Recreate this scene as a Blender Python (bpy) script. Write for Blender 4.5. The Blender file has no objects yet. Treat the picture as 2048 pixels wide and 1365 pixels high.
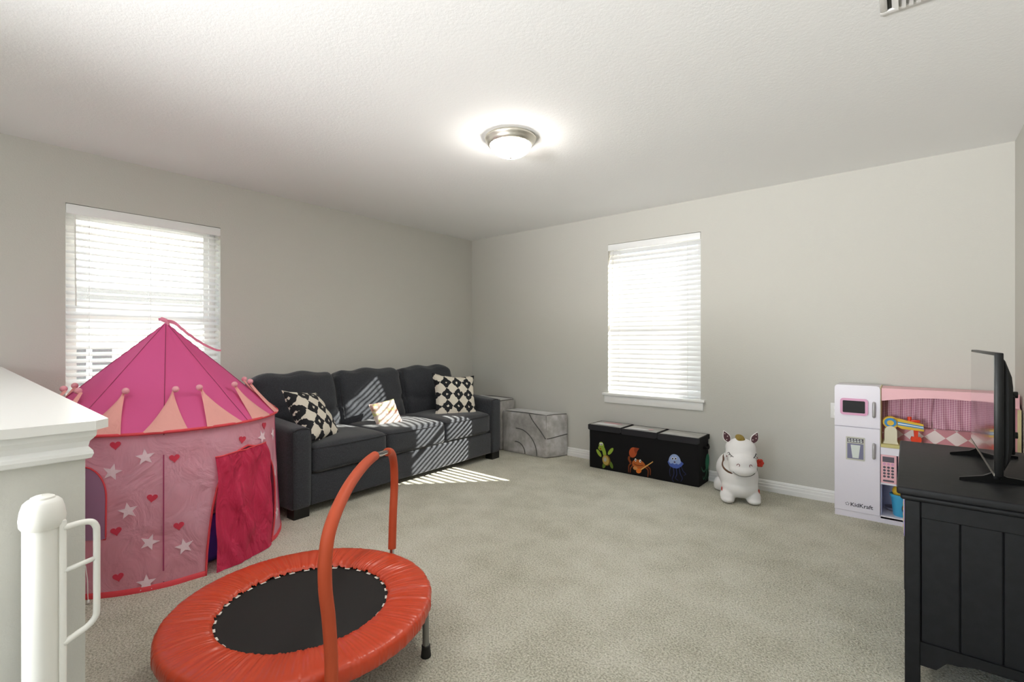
import bpy, bmesh, math, random
from mathutils import Vector, Matrix, noise
from mathutils.bvhtree import BVHTree

random.seed(7)
scene = bpy.context.scene
COL = scene.collection
PI = math.pi
R = math.radians

# ------------------------------------------------------------------ camera
# room frame: X runs along the back wall, Y along the left wall, camera above the origin
cam_d = bpy.data.cameras.new('camera')
cam_d.lens = 16.875
cam_d.sensor_width = 36.0
cam_d.clip_start = 0.05
cam = bpy.data.objects.new('camera', cam_d)
cam.location = (0, 0, 1.2)
cam.rotation_euler = (R(90), 0, R(39.5))
COL.objects.link(cam)
scene.camera = cam

# ------------------------------------------------------------------ world, sun, exposure
world = bpy.data.worlds.new('sky')
scene.world = world
world.use_nodes = True
wn = world.node_tree
bg = wn.nodes['Background']
sky = wn.nodes.new('ShaderNodeTexSky')
sky.sky_type = 'NISHITA'
sky.sun_disc = False
sky.sun_elevation = R(25.8)
sky.sun_rotation = R(45)
sky.air_density = 1.0
sky.dust_density = 1.5
wn.links.new(sky.outputs[0], bg.inputs[0])
bg.inputs[1].default_value = 0.55

SUN_AZ, SUN_EL = R(43.2), R(25.8)
sun_d = bpy.data.lights.new('sun', 'SUN')
sun_d.energy = 25.0
sun_d.angle = R(0.55)
sun_d.color = (1.0, 0.95, 0.88)
sun = bpy.data.objects.new('sun', sun_d)
sd = Vector((-math.sin(SUN_AZ) * math.cos(SUN_EL), -math.cos(SUN_AZ) * math.cos(SUN_EL), -math.sin(SUN_EL)))
sun.rotation_euler = sd.to_track_quat('-Z', 'Y').to_euler()
sun.location = (3, 9, 6)
COL.objects.link(sun)


def area(name, loc, target, sx, sy, power, color=(1, 1, 1)):
    d = bpy.data.lights.new(name, 'AREA')
    d.shape = 'RECTANGLE'
    d.size, d.size_y = sx, sy
    d.energy = power
    d.color = color
    o = bpy.data.objects.new(name, d)
    o.location = loc
    o.rotation_euler = (Vector(target) - Vector(loc)).to_track_quat('-Z', 'Y').to_euler()
    COL.objects.link(o)
    return o


# added fill light, set in the unseen window behind the camera
area('fill_front_window', (-1.6, -2.97, 1.45), (-1.6, 4, 1.55), 3.2, 1.5, 14, (0.97, 0.985, 1.0))
# the photographer's flash in the stairwell opening, bounced off the ceiling
fl_d = bpy.data.lights.new('bounced_flash', 'SPOT')
fl_d.energy = 780
fl_d.spot_size = R(78)
fl_d.spot_blend = 1.0
fl_d.shadow_soft_size = .35
fl_d.color = (0.985, 0.99, 1.0)
flash = bpy.data.objects.new('bounced_flash', fl_d)
flash.location = (-1.45, -2.6, 1.05)
flash.rotation_euler = (Vector((-.85, .2, 2.437)) - flash.location).to_track_quat('-Z', 'Y').to_euler()
COL.objects.link(flash)

vs = scene.view_settings
vs.view_transform = 'Standard'
vs.look = 'None'
vs.gamma = 1.0
vs.use_curve_mapping = False
vs.exposure = 0.56
scene.cycles.max_bounces = 8
scene.cycles.diffuse_bounces = 5

# ------------------------------------------------------------------ materials
def lin(c):
    if isinstance(c, str):
        c = c.lstrip('#')
        c = [int(c[i:i + 2], 16) / 255 for i in (0, 2, 4)]
        return tuple(x / 12.92 if x <= .04045 else ((x + .055) / 1.055) ** 2.4 for x in c) + (1,)
    return tuple(c) + (1,)


class N:
    def __init__(s, m):
        s.t = m.node_tree
        s.n, s.l = s.t.nodes, s.t.links

    def new(s, kind, **kw):
        n = s.n.new('ShaderNode' + kind)
        for k, v in kw.items():
            setattr(n, k, v)
        return n

    def link(s, a, b):
        s.l.new(a, b)

    def math(s, op, a, b=None, c=None):
        n = s.new('Math', operation=op)
        for i, v in enumerate((a, b, c)):
            if v is None:
                continue
            if isinstance(v, (int, float)):
                n.inputs[i].default_value = v
            else:
                s.link(v, n.inputs[i])
        return n.outputs[0]

    def mix(s, f, a, b):
        n = s.new('Mix', data_type='RGBA')
        for i, v in ((0, f), (6, a), (7, b)):
            if isinstance(v, (int, float)):
                n.inputs[i].default_value = v
            elif isinstance(v, tuple):
                n.inputs[i].default_value = v
            else:
                s.link(v, n.inputs[i])
        return n.outputs[2]

    def noise(s, scale, detail=3, vec=None, rough=.55):
        n = s.new('TexNoise')
        n.inputs['Scale'].default_value = scale
        n.inputs['Detail'].default_value = detail
        n.inputs['Roughness'].default_value = rough
        if vec is None:
            vec = s.obj()
        s.link(vec, n.inputs['Vector'])
        return n.outputs['Fac']

    def obj(s):
        if not hasattr(s, '_o'):
            s._o = s.new('TexCoord').outputs['Object']
        return s._o

    def ramp(s, fac, stops):
        n = s.new('ValToRGB')
        e = n.color_ramp.elements
        while len(e) < len(stops):
            e.new(.5)
        for i, (p, c) in enumerate(stops):
            e[i].position = p
            e[i].color = c
        s.link(fac, n.inputs[0])
        return n.outputs[0]


def mat(name, color, rough=.6, metal=0.0, bump=None, vary=None, spec=.5, sheen=0.0, trans=0.0, coat=0.0, extra=None, emit=None):
    """color: hex or tuple. bump: [(scale, strength, distance)...]; vary: (scale, second colour, lo, hi)"""
    m = bpy.data.materials.new(name)
    m.use_nodes = True
    g = N(m)
    b = g.n['Principled BSDF']
    out = g.n['Material Output']
    c = lin(color)
    b.inputs['Base Color'].default_value = c
    b.inputs['Roughness'].default_value = rough
    b.inputs['Metallic'].default_value = metal
    b.inputs['Specular IOR Level'].default_value = spec
    if sheen:
        b.inputs['Sheen Weight'].default_value = sheen
        b.inputs['Sheen Roughness'].default_value = .5
    if coat:
        b.inputs['Coat Weight'].default_value = coat
        b.inputs['Coat Roughness'].default_value = .12
    colout = None
    if vary:
        sc, c2, lo, hi = vary
        f = g.noise(sc, 4)
        mr = g.new('MapRange')
        mr.inputs[1].default_value, mr.inputs[2].default_value = lo, hi
        g.link(f, mr.inputs[0])
        colout = g.mix(mr.outputs[0], c, lin(c2))
    if extra:
        r = extra(g, colout if colout is not None else c)
        if r is not None:
            colout = r
    if colout is not None and not isinstance(colout, tuple):
        g.link(colout, b.inputs['Base Color'])
    if bump:
        prev = None
        for sc, st, di in bump:
            n = g.new('Bump')
            n.inputs['Strength'].default_value = st
            n.inputs['Distance'].default_value = di
            g.link(g.noise(sc, 3), n.inputs['Height'])
            if prev is not None:
                g.link(prev, n.inputs['Normal'])
            prev = n.outputs[0]
        g.link(prev, b.inputs['Normal'])
    if emit:
        b.inputs['Emission Color'].default_value = lin(emit[0])
        b.inputs['Emission Strength'].default_value = emit[1]
    if trans:
        tr = g.new('BsdfTranslucent')
        if colout is not None and not isinstance(colout, tuple):
            g.link(colout, tr.inputs[0])
        else:
            tr.inputs[0].default_value = c
        ms = g.new('MixShader')
        ms.inputs[0].default_value = trans
        g.link(b.outputs[0], ms.inputs[1])
        g.link(tr.outputs[0], ms.inputs[2])
        g.link(ms.outputs[0], out.inputs[0])
    return m


def glass_mat():
    m = bpy.data.materials.new('window_glass')
    m.use_nodes = True
    g = N(m)
    g.n.remove(g.n['Principled BSDF'])
    t = g.new('BsdfTransparent')
    t.inputs[0].default_value = (.95, .97, .96, 1)
    gl = g.new('BsdfGlossy')
    gl.inputs['Roughness'].default_value = .02
    lw = g.new('LayerWeight')
    lw.inputs[0].default_value = .5
    fr = g.math('ADD', g.math('MULTIPLY', g.math('POWER', lw.outputs['Facing'], 5), .9), .04)
    ms = g.new('MixShader')
    g.link(fr, ms.inputs[0])
    g.link(t.outputs[0], ms.inputs[1])
    g.link(gl.outputs[0], ms.inputs[2])
    g.link(ms.outputs[0], g.n['Material Output'].inputs[0])
    return m


def carpet_extra(g, base):
    big = g.noise(1.1, 4)
    mid = g.noise(5.0, 3)
    fine = g.noise(125, 3, None, .7)
    f1 = g.math('MULTIPLY', g.math('SUBTRACT', big, .5), .95)
    f2 = g.math('MULTIPLY', g.math('SUBTRACT', mid, .5), .7)
    f3 = g.math('MULTIPLY', g.math('SUBTRACT', fine, .5), 3.4)
    s = g.math('ADD', g.math('ADD', f1, f2), g.math('ADD', f3, .5))
    return g.ramp(s, [(0.0, lin('#ABA791')), (0.5, lin('#DAD6C3')), (1.0, lin('#F2EFE1'))])


def weave_extra(dark, light, sc=420):
    def f(g, base):
        sep = g.new('SeparateXYZ')
        mp = g.new('Mapping')
        mp.inputs['Scale'].default_value = (1, 6, 6)
        g.link(g.obj(), mp.inputs[0])
        n1 = g.noise(sc / 4, 2, mp.outputs[0])
        mp2 = g.new('Mapping')
        mp2.inputs['Scale'].default_value = (6, 1, 1)
        g.link(g.obj(), mp2.inputs[0])
        n2 = g.noise(sc / 4, 2, mp2.outputs[0])
        s = g.math('MULTIPLY', g.math('ADD', n1, n2), .5)
        return g.ramp(s, [(.36, lin(dark)), (.64, lin(light))])
    return f


def ikat_extra(ox, oy, pu, pv):
    """dark diamonds with pale centres on cream, laid on a square lattice"""
    def f(g, base):
        sp = g.new('SeparateXYZ')
        wob = g.new('TexNoise')
        wob.inputs['Scale'].default_value = 34
        g.link(g.obj(), wob.inputs['Vector'])
        ws = g.new('SeparateColor')
        g.link(wob.outputs['Color'], ws.inputs[0])
        g.link(g.obj(), sp.inputs[0])
        u = g.math('ADD', g.math('DIVIDE', g.math('ADD', sp.outputs[0], ox), pu), g.math('MULTIPLY', g.math('SUBTRACT', ws.outputs[0], .5), .28))
        v = g.math('ADD', g.math('DIVIDE', g.math('ADD', sp.outputs[2], oy), pv), g.math('MULTIPLY', g.math('SUBTRACT', ws.outputs[1], .5), .28))
        fu = g.math('ABSOLUTE', g.math('SUBTRACT', g.math('FRACT', u), .5))
        fv = g.math('ABSOLUTE', g.math('SUBTRACT', g.math('FRACT', v), .5))
        d = g.math('ADD', fu, fv)
        big = g.math('LESS_THAN', d, .505)
        small = g.math('LESS_THAN', d, .105)
        k = g.math('SUBTRACT', big, small)
        return g.mix(k, lin('#DDD6C8'), lin('#15171C'))
    return f


def floral_extra(g, base):
    a = g.noise(16, 3)
    b = g.noise(23, 2)
    c1 = g.ramp(a, [(.38, lin('#D9D0C6')), (.50, lin('#CFB5A9')), (.60, lin('#A97A6C'))])
    return g.mix(g.math('MULTIPLY', g.math('GREATER_THAN', b, .60), .75), c1, lin('#B9C06A'))


def gingham_extra(g, base):
    sp = g.new('SeparateXYZ')
    g.link(g.obj(), sp.inputs[0])
    p = .0115
    a = g.math('GREATER_THAN', g.math('FRACT', g.math('DIVIDE', sp.outputs[0], p)), .5)
    b = g.math('GREATER_THAN', g.math('FRACT', g.math('DIVIDE', sp.outputs[2], p)), .5)
    s = g.math('MULTIPLY', g.math('ADD', a, b), .5)
    return g.ramp(s, [(0, lin('#E9C9D2')), (.5, lin('#D9A8BB')), (1, lin('#B4718E'))])


def harlequin_extra(g, base):
    sp = g.new('SeparateXYZ')
    g.link(g.obj(), sp.inputs[0])
    u = g.math('DIVIDE', sp.outputs[0], .106)
    v = g.math('DIVIDE', sp.outputs[2], .094)
    a = g.math('ABSOLUTE', g.math('SUBTRACT', g.math('FRACT', u), .5))
    b = g.math('ABSOLUTE', g.math('SUBTRACT', g.math('FRACT', v), .5))
    k = g.math('LESS_THAN', g.math('ADD', a, b), .5)
    return g.mix(k, lin('#F1E3E3'), lin('#D08C97'))


def stripe_extra(g, base):
    sp = g.new('SeparateXYZ')
    g.link(g.obj(), sp.inputs[2 - 2])
    f = g.math('FRACT', g.math('MULTIPLY', sp.outputs[2], 22))
    return g.ramp(f, [(0, lin('#E9D54B')), (.2, lin('#C2402F')), (.4, lin('#5E9E3D')), (.6, lin('#D9824B')), (.8, lin('#4C6DB5'))])


def velvet_extra(g, base):
    a = g.noise(5, 5)
    b = g.noise(17, 3)
    s = g.math('ADD', g.math('MULTIPLY', a, .7), g.math('MULTIPLY', b, .3))
    return g.ramp(s, [(.30, lin('#85827F')), (.48, lin('#A9A6A3')), (.62, lin('#C9C7C8'))])


def wrinkle_bump(m, scale, strength, dist, stretch=(1, 1, 1)):
    g = N(m)
    b = g.n['Principled BSDF']
    mp = g.new('Mapping')
    mp.inputs['Scale'].default_value = stretch
    tc = g.new('TexCoord')
    g.link(tc.outputs['Object'], mp.inputs[0])
    v = g.new('TexVoronoi', feature='SMOOTH_F1')
    v.inputs['Scale'].default_value = scale
    n = g.new('TexNoise')
    n.inputs['Scale'].default_value = scale * .7
    n.inputs['Detail'].default_value = 4
    n.inputs['Distortion'].default_value = 1.2
    g.link(mp.outputs[0], v.inputs['Vector'])
    g.link(mp.outputs[0], n.inputs['Vector'])
    h = g.math('ADD', g.math('MULTIPLY', v.outputs[0], .5), n.outputs[0])
    bp = g.new('Bump')
    bp.inputs['Strength'].default_value = strength
    bp.inputs['Distance'].default_value = dist
    g.link(h, bp.inputs['Height'])
    g.link(bp.outputs[0], b.inputs['Normal'])
    return m


M = dict(
    wall=mat('wall_paint', '#CAC8C1', .85, bump=[(110, .25, .004), (330, .15, .002)], spec=.25),
    ceiling=mat('ceiling_paint', '#F2F2F1', .9, bump=[(70, .25, .004), (190, .2, .002)], spec=.2),
    carpet=mat('carpet', '#C6C1B0', .95, bump=[(125, 1.0, .016), (50, .4, .01)], spec=.1, sheen=.2, extra=carpet_extra),
    trim=mat('trim_white', '#EDECEA', .38, spec=.5),
    cap=mat('cap_white', '#F0EEEB', .28, spec=.55),
    vinyl=mat('window_vinyl', '#F0F0EF', .4),
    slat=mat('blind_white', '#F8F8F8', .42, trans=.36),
    slatfar=mat('blind_white_dimmed', '#ECECEC', .42, trans=.03),  # same slats as above, greyed and less translucent to tone down the sunlit glow
    cord=mat('blind_cord', '#E9E8E4', .8),
    glass=glass_mat(),
    nickel=mat('brushed_nickel', '#DAD6CB', .38, metal=1.0),
    lampglass=mat('lamp_glass', '#FFFFFF', .3, emit=('#FFFAF3', 50.0)),
    vent=mat('vent_white', '#E4E3E0', .45),
    ventdark=mat('vent_duct', '#34342F', .9),
    # tent
    roof=mat('tent_roof_pink', '#F26CA8', .55, trans=.33, spec=.3),
    tentwall=mat('tent_wall_pink', '#F7BFD0', .5, trans=.38, spec=.3, vary=(2.2, '#F4B0C0', .4, .62)),
    seam=mat('tent_seam', '#A13560', .6),
    piping=mat('tent_piping_red', '#E0434E', .55),
    flap=mat('tent_flap_red', '#D8355C', .5, trans=.22, spec=.35),
    crown=mat('tent_crown_salmon', '#F2AFA6', .7, trans=.15),
    pompom=mat('tent_pompom', '#EDA7B1', .85, bump=[(160, .6, .004)]),
    heart=mat('tent_heart_print', '#D2354F', .6),
    star=mat('tent_star_print', '#F2D5DF', .6),
    lilac=mat('tent_lilac_mesh', '#B98EB2', .6, trans=.3),
    ribbon=mat('tent_ribbon', '#E98BA6', .6),
    purple=mat('purple_fabric', '#4B3FA5', .7),
    pinkprint=mat('pink_print_fabric', '#E3A4A8', .8, vary=(40, '#B5656E', .5, .56)),
    # sofa
    sofa=mat('sofa_charcoal_weave', '#3A3C40', .9, spec=.15, sheen=.25, extra=weave_extra('#25272A', '#46484E'), bump=[(500, .35, .002)]),
    sofapipe=mat('sofa_piping', '#2C2D30', .9),
    darkwood=mat('sofa_feet_black', '#121110', .4),
    ikat1=mat('ikat_print_one', '#DDD6C8', .85, extra=ikat_extra(.02, .03, .118, .118), bump=[(400, .3, .001)]),
    ikat2=mat('ikat_print_two', '#DDD6C8', .85, extra=ikat_extra(.06, .055, .116, .122), bump=[(400, .3, .001)]),
    floral=mat('floral_print', '#F2EDE6', .85, extra=floral_extra),
    velvet=mat('grey_velvet', '#A6A4A2', .75, spec=.2, sheen=.6, extra=velvet_extra),
    velvetseam=mat('velvet_seam', '#5A5855', .8),
    # toy box
    boxblack=mat('box_black_fabric', '#0F0E10', .8, spec=.25, bump=[(300, .3, .001)]),
    boxtrim=mat('box_black_binding', '#1E1D22', .6, spec=.4),
    boxlid=mat('lid_grey_mesh', '#9C9A96', .35, vary=(9, '#ACAAA6', .4, .6)),
    lidwhite=mat('lid_print_white', '#C9C8C8', .4),
    lidpink=mat('lid_print_pink', '#B58C90', .4),
    # horse
    horse=mat('horse_white_rubber', '#EFEDEC', .42, spec=.45),
    earbrown=mat('ear_brown', '#54323A', .75),
    dot=mat('ear_dot', '#E9DDD8', .8),
    mane=mat('mane_olive', '#97803A', .95, bump=[(120, 1, .01)]),
    collar=mat('collar_brown', '#5B3A22', .6),
    flower=mat('flower_red', '#C73A2A', .8),
    ink=mat('ink_black', '#1D1A1C', .6),
    inkred=mat('ink_plum', '#6E2A38', .6),
    # kitchen
    kwhite=mat('kitchen_white_board', '#E9E4EE', .35, spec=.5),
    klav=mat('kitchen_lavender_board', '#B9B9D6', .45),
    kpink=mat('kitchen_pink_board', '#EFB9C0', .45),
    kpinkdk=mat('kitchen_pink_frame', '#DB9CBE', .4),
    kcream=mat('kitchen_wood_edge', '#DCCFA0', .6),
    counter=mat('kitchen_counter', '#C7BC7C', .5),
    chalk=mat('chalkboard', '#242426', .7),
    silver=mat('silver_plastic', '#B5B3B4', .35, metal=.35),
    disp=mat('dispenser_grey', '#C9C7BA', .5),
    dispdk=mat('dispenser_recess', '#7C7B96', .6),
    cup=mat('dispenser_cup', '#D9DFDA', .5),
    gingham=mat('gingham_curtain', '#D9A8BB', .9, extra=gingham_extra),
    harlequin=mat('harlequin_board', '#F1E3E3', .5, extra=harlequin_extra),
    print_dk=mat('print_dark_grey', '#5C5560', .6),
    letter=mat('lettering_dark', '#3B3742', .6),
    mixcream=mat('toy_cream', '#E0D8BE', .5),
    mixyellow=mat('toy_yellow', '#E3B93C', .4),
    mixblue=mat('toy_blue', '#3F8EC9', .4),
    mixwhite=mat('toy_white', '#F0F0F0', .4),
    mixred=mat('toy_orange_red', '#E2411C', .4),
    pail=mat('pail_blue', '#45A9D6', .35),
    toygrey=mat('toy_grey', '#7A7789', .5),
    # console and tv
    console=mat('console_black_wood', '#131315', .55, spec=.3, bump=[(40, .12, .002)], vary=(30, '#19191B', .4, .65)),
    consolein=mat('console_gap', '#0C0C0D', .8),
    tvblack=mat('tv_black_plastic', '#090909', .4, spec=.3),
    tvback=mat('tv_back_plastic', '#0A0A0A', .6, bump=[(300, .2, .001)], spec=.25),
    screen=mat('tv_screen', '#050506', .03, spec=1.0, coat=1.0),
    tvtrim=mat('tv_metal_trim', '#C2BBB0', .3, metal=.8),
    # trampoline
    pad=mat('pad_orange_vinyl', '#CC4524', .30, spec=.5),
    tmat=mat('trampoline_mat', '#1A1817', .8, bump=[(600, .4, .001)]),
    strap=mat('white_webbing', '#E8E2D9', .8),
    steel=mat('grey_steel', '#8E8E8C', .35, metal=.85),
    chrome=mat('bare_steel', '#C5C5C8', .2, metal=1.0),
    rubber=mat('black_rubber', '#141414', .6),
    foam=mat('orange_foam', '#C4512F', .55, spec=.35),
    # gate
    gate=mat('gate_white_plastic', '#EDEBE5', .35),
    gatemesh=mat('gate_rolled_mesh', '#F0EEE8', .6),
    # outside
    siding=mat('outside_siding', '#E4E2DE', .8),
    shingle=mat('outside_shingle', '#A7A29A', .9, bump=[(8, .5, .05)]),
    gutter=mat('outside_gutter', '#3E3F40', .6),
    shutter=mat('outside_window_dark', '#2B2D30', .4),
    lawn=mat('outside_ground', '#A9A9A2', .95),
)
wrinkle_bump(M['tentwall'], 9, .9, .03, (1, 1, .8))
wrinkle_bump(M['flap'], 13, 1.0, .05, (1, 1, .45))
wrinkle_bump(M['roof'], 4, .2, .02)
wrinkle_bump(M['crown'], 22, .5, .008)

# ------------------------------------------------------------------ mesh helpers
class MB:
    def __init__(s):
        s.v, s.f, s.mi = [], [], []

    def add(s, vf, mi=0, T=None):
        v, f = vf
        o = len(s.v)
        for p in v:
            p = Vector(p)
            s.v.append(tuple(T @ p) if T is not None else tuple(p))
        for q in f:
            s.f.append(tuple(i + o for i in q))
            s.mi.append(mi)
        return s


def link(name, me, parent=None, loc=None, rot=None):
    o = bpy.data.objects.new(name, me)
    COL.objects.link(o)
    if parent is not None:
        o.parent = parent
    if loc is not None:
        o.location = loc
    if rot is not None:
        o.rotation_euler = rot
    return o


def build(name, vf, mats, parent=None, smooth=False, loc=None, rot=None, mi=None, weld=False, angle=None):
    me = bpy.data.meshes.new(name)
    if isinstance(vf, MB):
        v, f, mi = vf.v, vf.f, vf.mi
    else:
        v, f = vf
    me.from_pydata([tuple(p) for p in v], [], f)
    if not isinstance(mats, (list, tuple)):
        mats = [mats]
    for m in mats:
        me.materials.append(M[m] if isinstance(m, str) else m)
    if mi:
        me.polygons.foreach_set('material_index', mi)
    if weld:
        bm = bmesh.new()
        bm.from_mesh(me)
        bmesh.ops.remove_doubles(bm, verts=bm.verts, dist=1e-5)
        bmesh.ops.recalc_face_normals(bm, faces=bm.faces)
        bm.to_mesh(me)
        bm.free()
    if smooth:
        me.polygons.foreach_set('use_smooth', [True] * len(me.polygons))
        if angle is not None:
            me.set_sharp_from_angle(angle=R(angle))
    me.update()
    return link(name, me, parent, loc, rot)


def box(x0, x1, y0, y1, z0, z1):
    v = [(x, y, z) for x in (x0, x1) for y in (y0, y1) for z in (z0, z1)]
    f = [(0, 1, 3, 2), (4, 6, 7, 5), (0, 4, 5, 1), (2, 3, 7, 6), (0, 2, 6, 4), (1, 5, 7, 3)]
    return v, f


def bbox(x0, x1, y0, y1, z0, z1, bev=.004, seg=2):
    """box with rounded edges"""
    bm = bmesh.new()
    v, f = box(x0, x1, y0, y1, z0, z1)
    bv = [bm.verts.new(p) for p in v]
    for q in f:
        bm.faces.new([bv[i] for i in q])
    bmesh.ops.recalc_face_normals(bm, faces=bm.faces)
    b = min(bev, .49 * min(x1 - x0, y1 - y0, z1 - z0))
    bmesh.ops.bevel(bm, geom=bm.edges[:], offset=b, segments=seg, affect='EDGES', profile=.5)
    bm.verts.index_update()
    vs_ = [tuple(p.co) for p in bm.verts]
    fs = [tuple(p.index for p in q.verts) for q in bm.faces]
    bm.free()
    return vs_, fs


def grid(nu, nv, fn, cu=False, cv=False):
    v = [fn(i / (nu if cu else nu - 1), j / (nv if cv else nv - 1)) for j in range(nv) for i in range(nu)]
    f = []
    for j in range(nv if cv else nv - 1):
        for i in range(nu if cu else nu - 1):
            i2, j2 = (i + 1) % nu, (j + 1) % nv
            f.append((j * nu + i, j * nu + i2, j2 * nu + i2, j2 * nu + i))
    return v, f


def lathe(prof, n=32, cap=False):
    nv = len(prof)
    v, f = grid(n, nv, lambda a, b: (prof[round(b * (nv - 1))][0] * math.cos(2 * PI * a), prof[round(b * (nv - 1))][0] * math.sin(2 * PI * a), prof[round(b * (nv - 1))][1]), cu=True)
    if cap:
        f.append(tuple(range(n))[::-1])
        f.append(tuple((nv - 1) * n + i for i in range(n)))
    return v, f


def tube(pts, rad, n=10, closed=False, caps=True):
    P = [Vector(p) for p in pts]
    m = len(P)
    rads = rad if isinstance(rad, (list, tuple)) else [rad] * m
    T = []
    for i in range(m):
        a = P[(i - 1) % m] if (closed or i > 0) else P[i]
        b = P[(i + 1) % m] if (closed or i < m - 1) else P[i]
        t = (b - a)
        T.append(t.normalized() if t.length > 1e-9 else Vector((0, 0, 1)))
    ref = Vector((0, 0, 1)) if abs(T[0].z) < .9 else Vector((1, 0, 0))
    nrm = (ref - T[0] * ref.dot(T[0])).normalized()
    v, f = [], []
    for i in range(m):
        if i:
            nrm = (nrm - T[i] * nrm.dot(T[i]))
            nrm = nrm.normalized() if nrm.length > 1e-6 else T[i].orthogonal().normalized()
        bn = T[i].cross(nrm)
        for k in range(n):
            a = 2 * PI * k / n
            v.append(tuple(P[i] + (nrm * math.cos(a) + bn * math.sin(a)) * rads[i]))
    for i in range(m if closed else m - 1):
        j = (i + 1) % m
        for k in range(n):
            k2 = (k + 1) % n
            f.append((i * n + k, i * n + k2, j * n + k2, j * n + k))
    if caps and not closed:
        f.append(tuple(range(n))[::-1])
        f.append(tuple((m - 1) * n + k for k in range(n)))
    return v, f


def spline(pts, k=6, closed=False):
    """Catmull-Rom through the points"""
    P = [Vector(p) for p in pts]
    n = len(P)
    out = []
    for i in range(n if closed else n - 1):
        p0 = P[(i - 1) % n] if (closed or i > 0) else P[0] * 2 - P[1]
        p1, p2 = P[i], P[(i + 1) % n]
        p3 = P[(i + 2) % n] if (closed or i < n - 2) else P[-1] * 2 - P[-2]
        for q in range(k):
            t = q / k
            out.append(.5 * ((2 * p1) + (p2 - p0) * t + (2 * p0 - 5 * p1 + 4 * p2 - p3) * t * t + (3 * p1 - p0 - 3 * p2 + p3) * t ** 3))
    if not closed:
        out.append(P[-1])
    return out


def prism(poly, h0, h1, axis='z'):
    """polygon (a,b) extruded along axis from h0 to h1; y: (a,b)->(a,h,b); x: (a,b)->(h,a,b)"""
    def P(a, b, h):
        return {'z': (a, b, h), 'y': (a, h, b), 'x': (h, a, b)}[axis]
    n = len(poly)
    v = [P(a, b, h0) for a, b in poly] + [P(a, b, h1) for a, b in poly]
    f = [tuple(range(n))[::-1], tuple(range(n, 2 * n))]
    for i in range(n):
        j = (i + 1) % n
        f.append((i, j, n + j, n + i))
    return v, f


def softbox(sx, sy, sz, r, seg=14, crown=(0, 0, 0), wob=0, seed=0, fn=None):
    """upholstery block centred on the origin: rounded box with puffed faces"""
    hx, hy, hz = sx / 2, sy / 2, sz / 2
    idx, v, f = {}, [], []

    def key(i, j, k):
        if (i, j, k) in idx:
            return idx[(i, j, k)]
        def g(t):
            t = 2 * t / seg - 1
            return math.copysign(1 - (1 - abs(t)) ** 1.35, t)
        a, b, c = g(i), g(j), g(k)
        p = Vector((a * hx, b * hy, c * hz))
        q = Vector((max(-hx + r, min(hx - r, p.x)), max(-hy + r, min(hy - r, p.y)), max(-hz + r, min(hz - r, p.z))))
        d = p - q
        if d.length > 1e-9:
            p = q + d.normalized() * r if d.length > 1e-9 else p
        p.x += crown[0] * a * (1 - b * b) * (1 - c * c)
        p.y += crown[1] * b * (1 - a * a) * (1 - c * c)
        p.z += crown[2] * c * (1 - a * a) * (1 - b * b)
        if wob:
            nz = noise.noise_vector(p * 7 + Vector((seed * 3.7, seed, 0)))
            p += nz * wob
        if fn:
            p = fn(p, a, b, c)
        idx[(i, j, k)] = len(v)
        v.append(tuple(p))
        return idx[(i, j, k)]
    for a in range(seg):
        for b in range(seg):
            f.append((key(a, b, 0), key(a, b + 1, 0), key(a + 1, b + 1, 0), key(a + 1, b, 0)))
            f.append((key(a, b, seg), key(a + 1, b, seg), key(a + 1, b + 1, seg), key(a, b + 1, seg)))
            f.append((key(a, 0, b), key(a + 1, 0, b), key(a + 1, 0, b + 1), key(a, 0, b + 1)))
            f.append((key(a, seg, b), key(a, seg, b + 1), key(a + 1, seg, b + 1), key(a + 1, seg, b)))
            f.append((key(0, a, b), key(0, a, b + 1), key(0, a + 1, b + 1), key(0, a + 1, b)))
            f.append((key(seg, a, b), key(seg, a + 1, b), key(seg, a + 1, b + 1), key(seg, a, b + 1)))
    return v, f


def xf(vf, T):
    return [tuple(T @ Vector(p)) for p in vf[0]], vf[1]


def ell(cx, cy, rx, ry, rot=0, n=20):
    c, s = math.cos(R(rot)), math.sin(R(rot))
    return [(cx + rx * math.cos(2 * PI * i / n) * c - ry * math.sin(2 * PI * i / n) * s, cy + rx * math.cos(2 * PI * i / n) * s + ry * math.sin(2 * PI * i / n) * c) for i in range(n)]


def rrect(x0, x1, z0, z1, r, n=5):
    out = []
    for cx, cz, a0 in ((x1 - r, z1 - r, 0), (x0 + r, z1 - r, 90), (x0 + r, z0 + r, 180), (x1 - r, z0 + r, 270)):
        for i in range(n + 1):
            a = R(a0 + 90 * i / n)
            out.append((cx + r * math.cos(a), cz + r * math.sin(a)))
    return out


def thing(name, label, cat, loc=(0, 0, 0), rotz=0, group=None):
    o = bpy.data.objects.new(name, None)
    o.empty_display_size = .1
    COL.objects.link(o)
    o.location = loc
    o.rotation_euler = (0, 0, rotz)
    return tag(o, label, cat, group)


def tag(o, label, cat, group=None):
    o['label'] = label
    o['category'] = cat
    if group:
        o['group'] = group
    return o


def struct(o, label=None):
    o['kind'] = 'structure'
    if label:
        o['label'] = label
    return o


def copy_to(o, parent, loc=None, rot=None):
    c = o.copy()
    COL.objects.link(c)
    c.parent = parent
    if loc is not None:
        c.location = loc
    if rot is not None:
        c.rotation_euler = rot
    return c


# ------------------------------------------------------------------ room shell
XL, YB, XR, YF, H = -4.161, 4.266, 0.512, -3.0, 2.437
WT = .24
WA = (.553, 1.452, .60, 2.088)       # left window: Y0, Y1, Z0, Z1
WB = (-2.286, -1.389, .672, 2.153)   # back window: X0, X1, Z0, Z1


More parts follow.
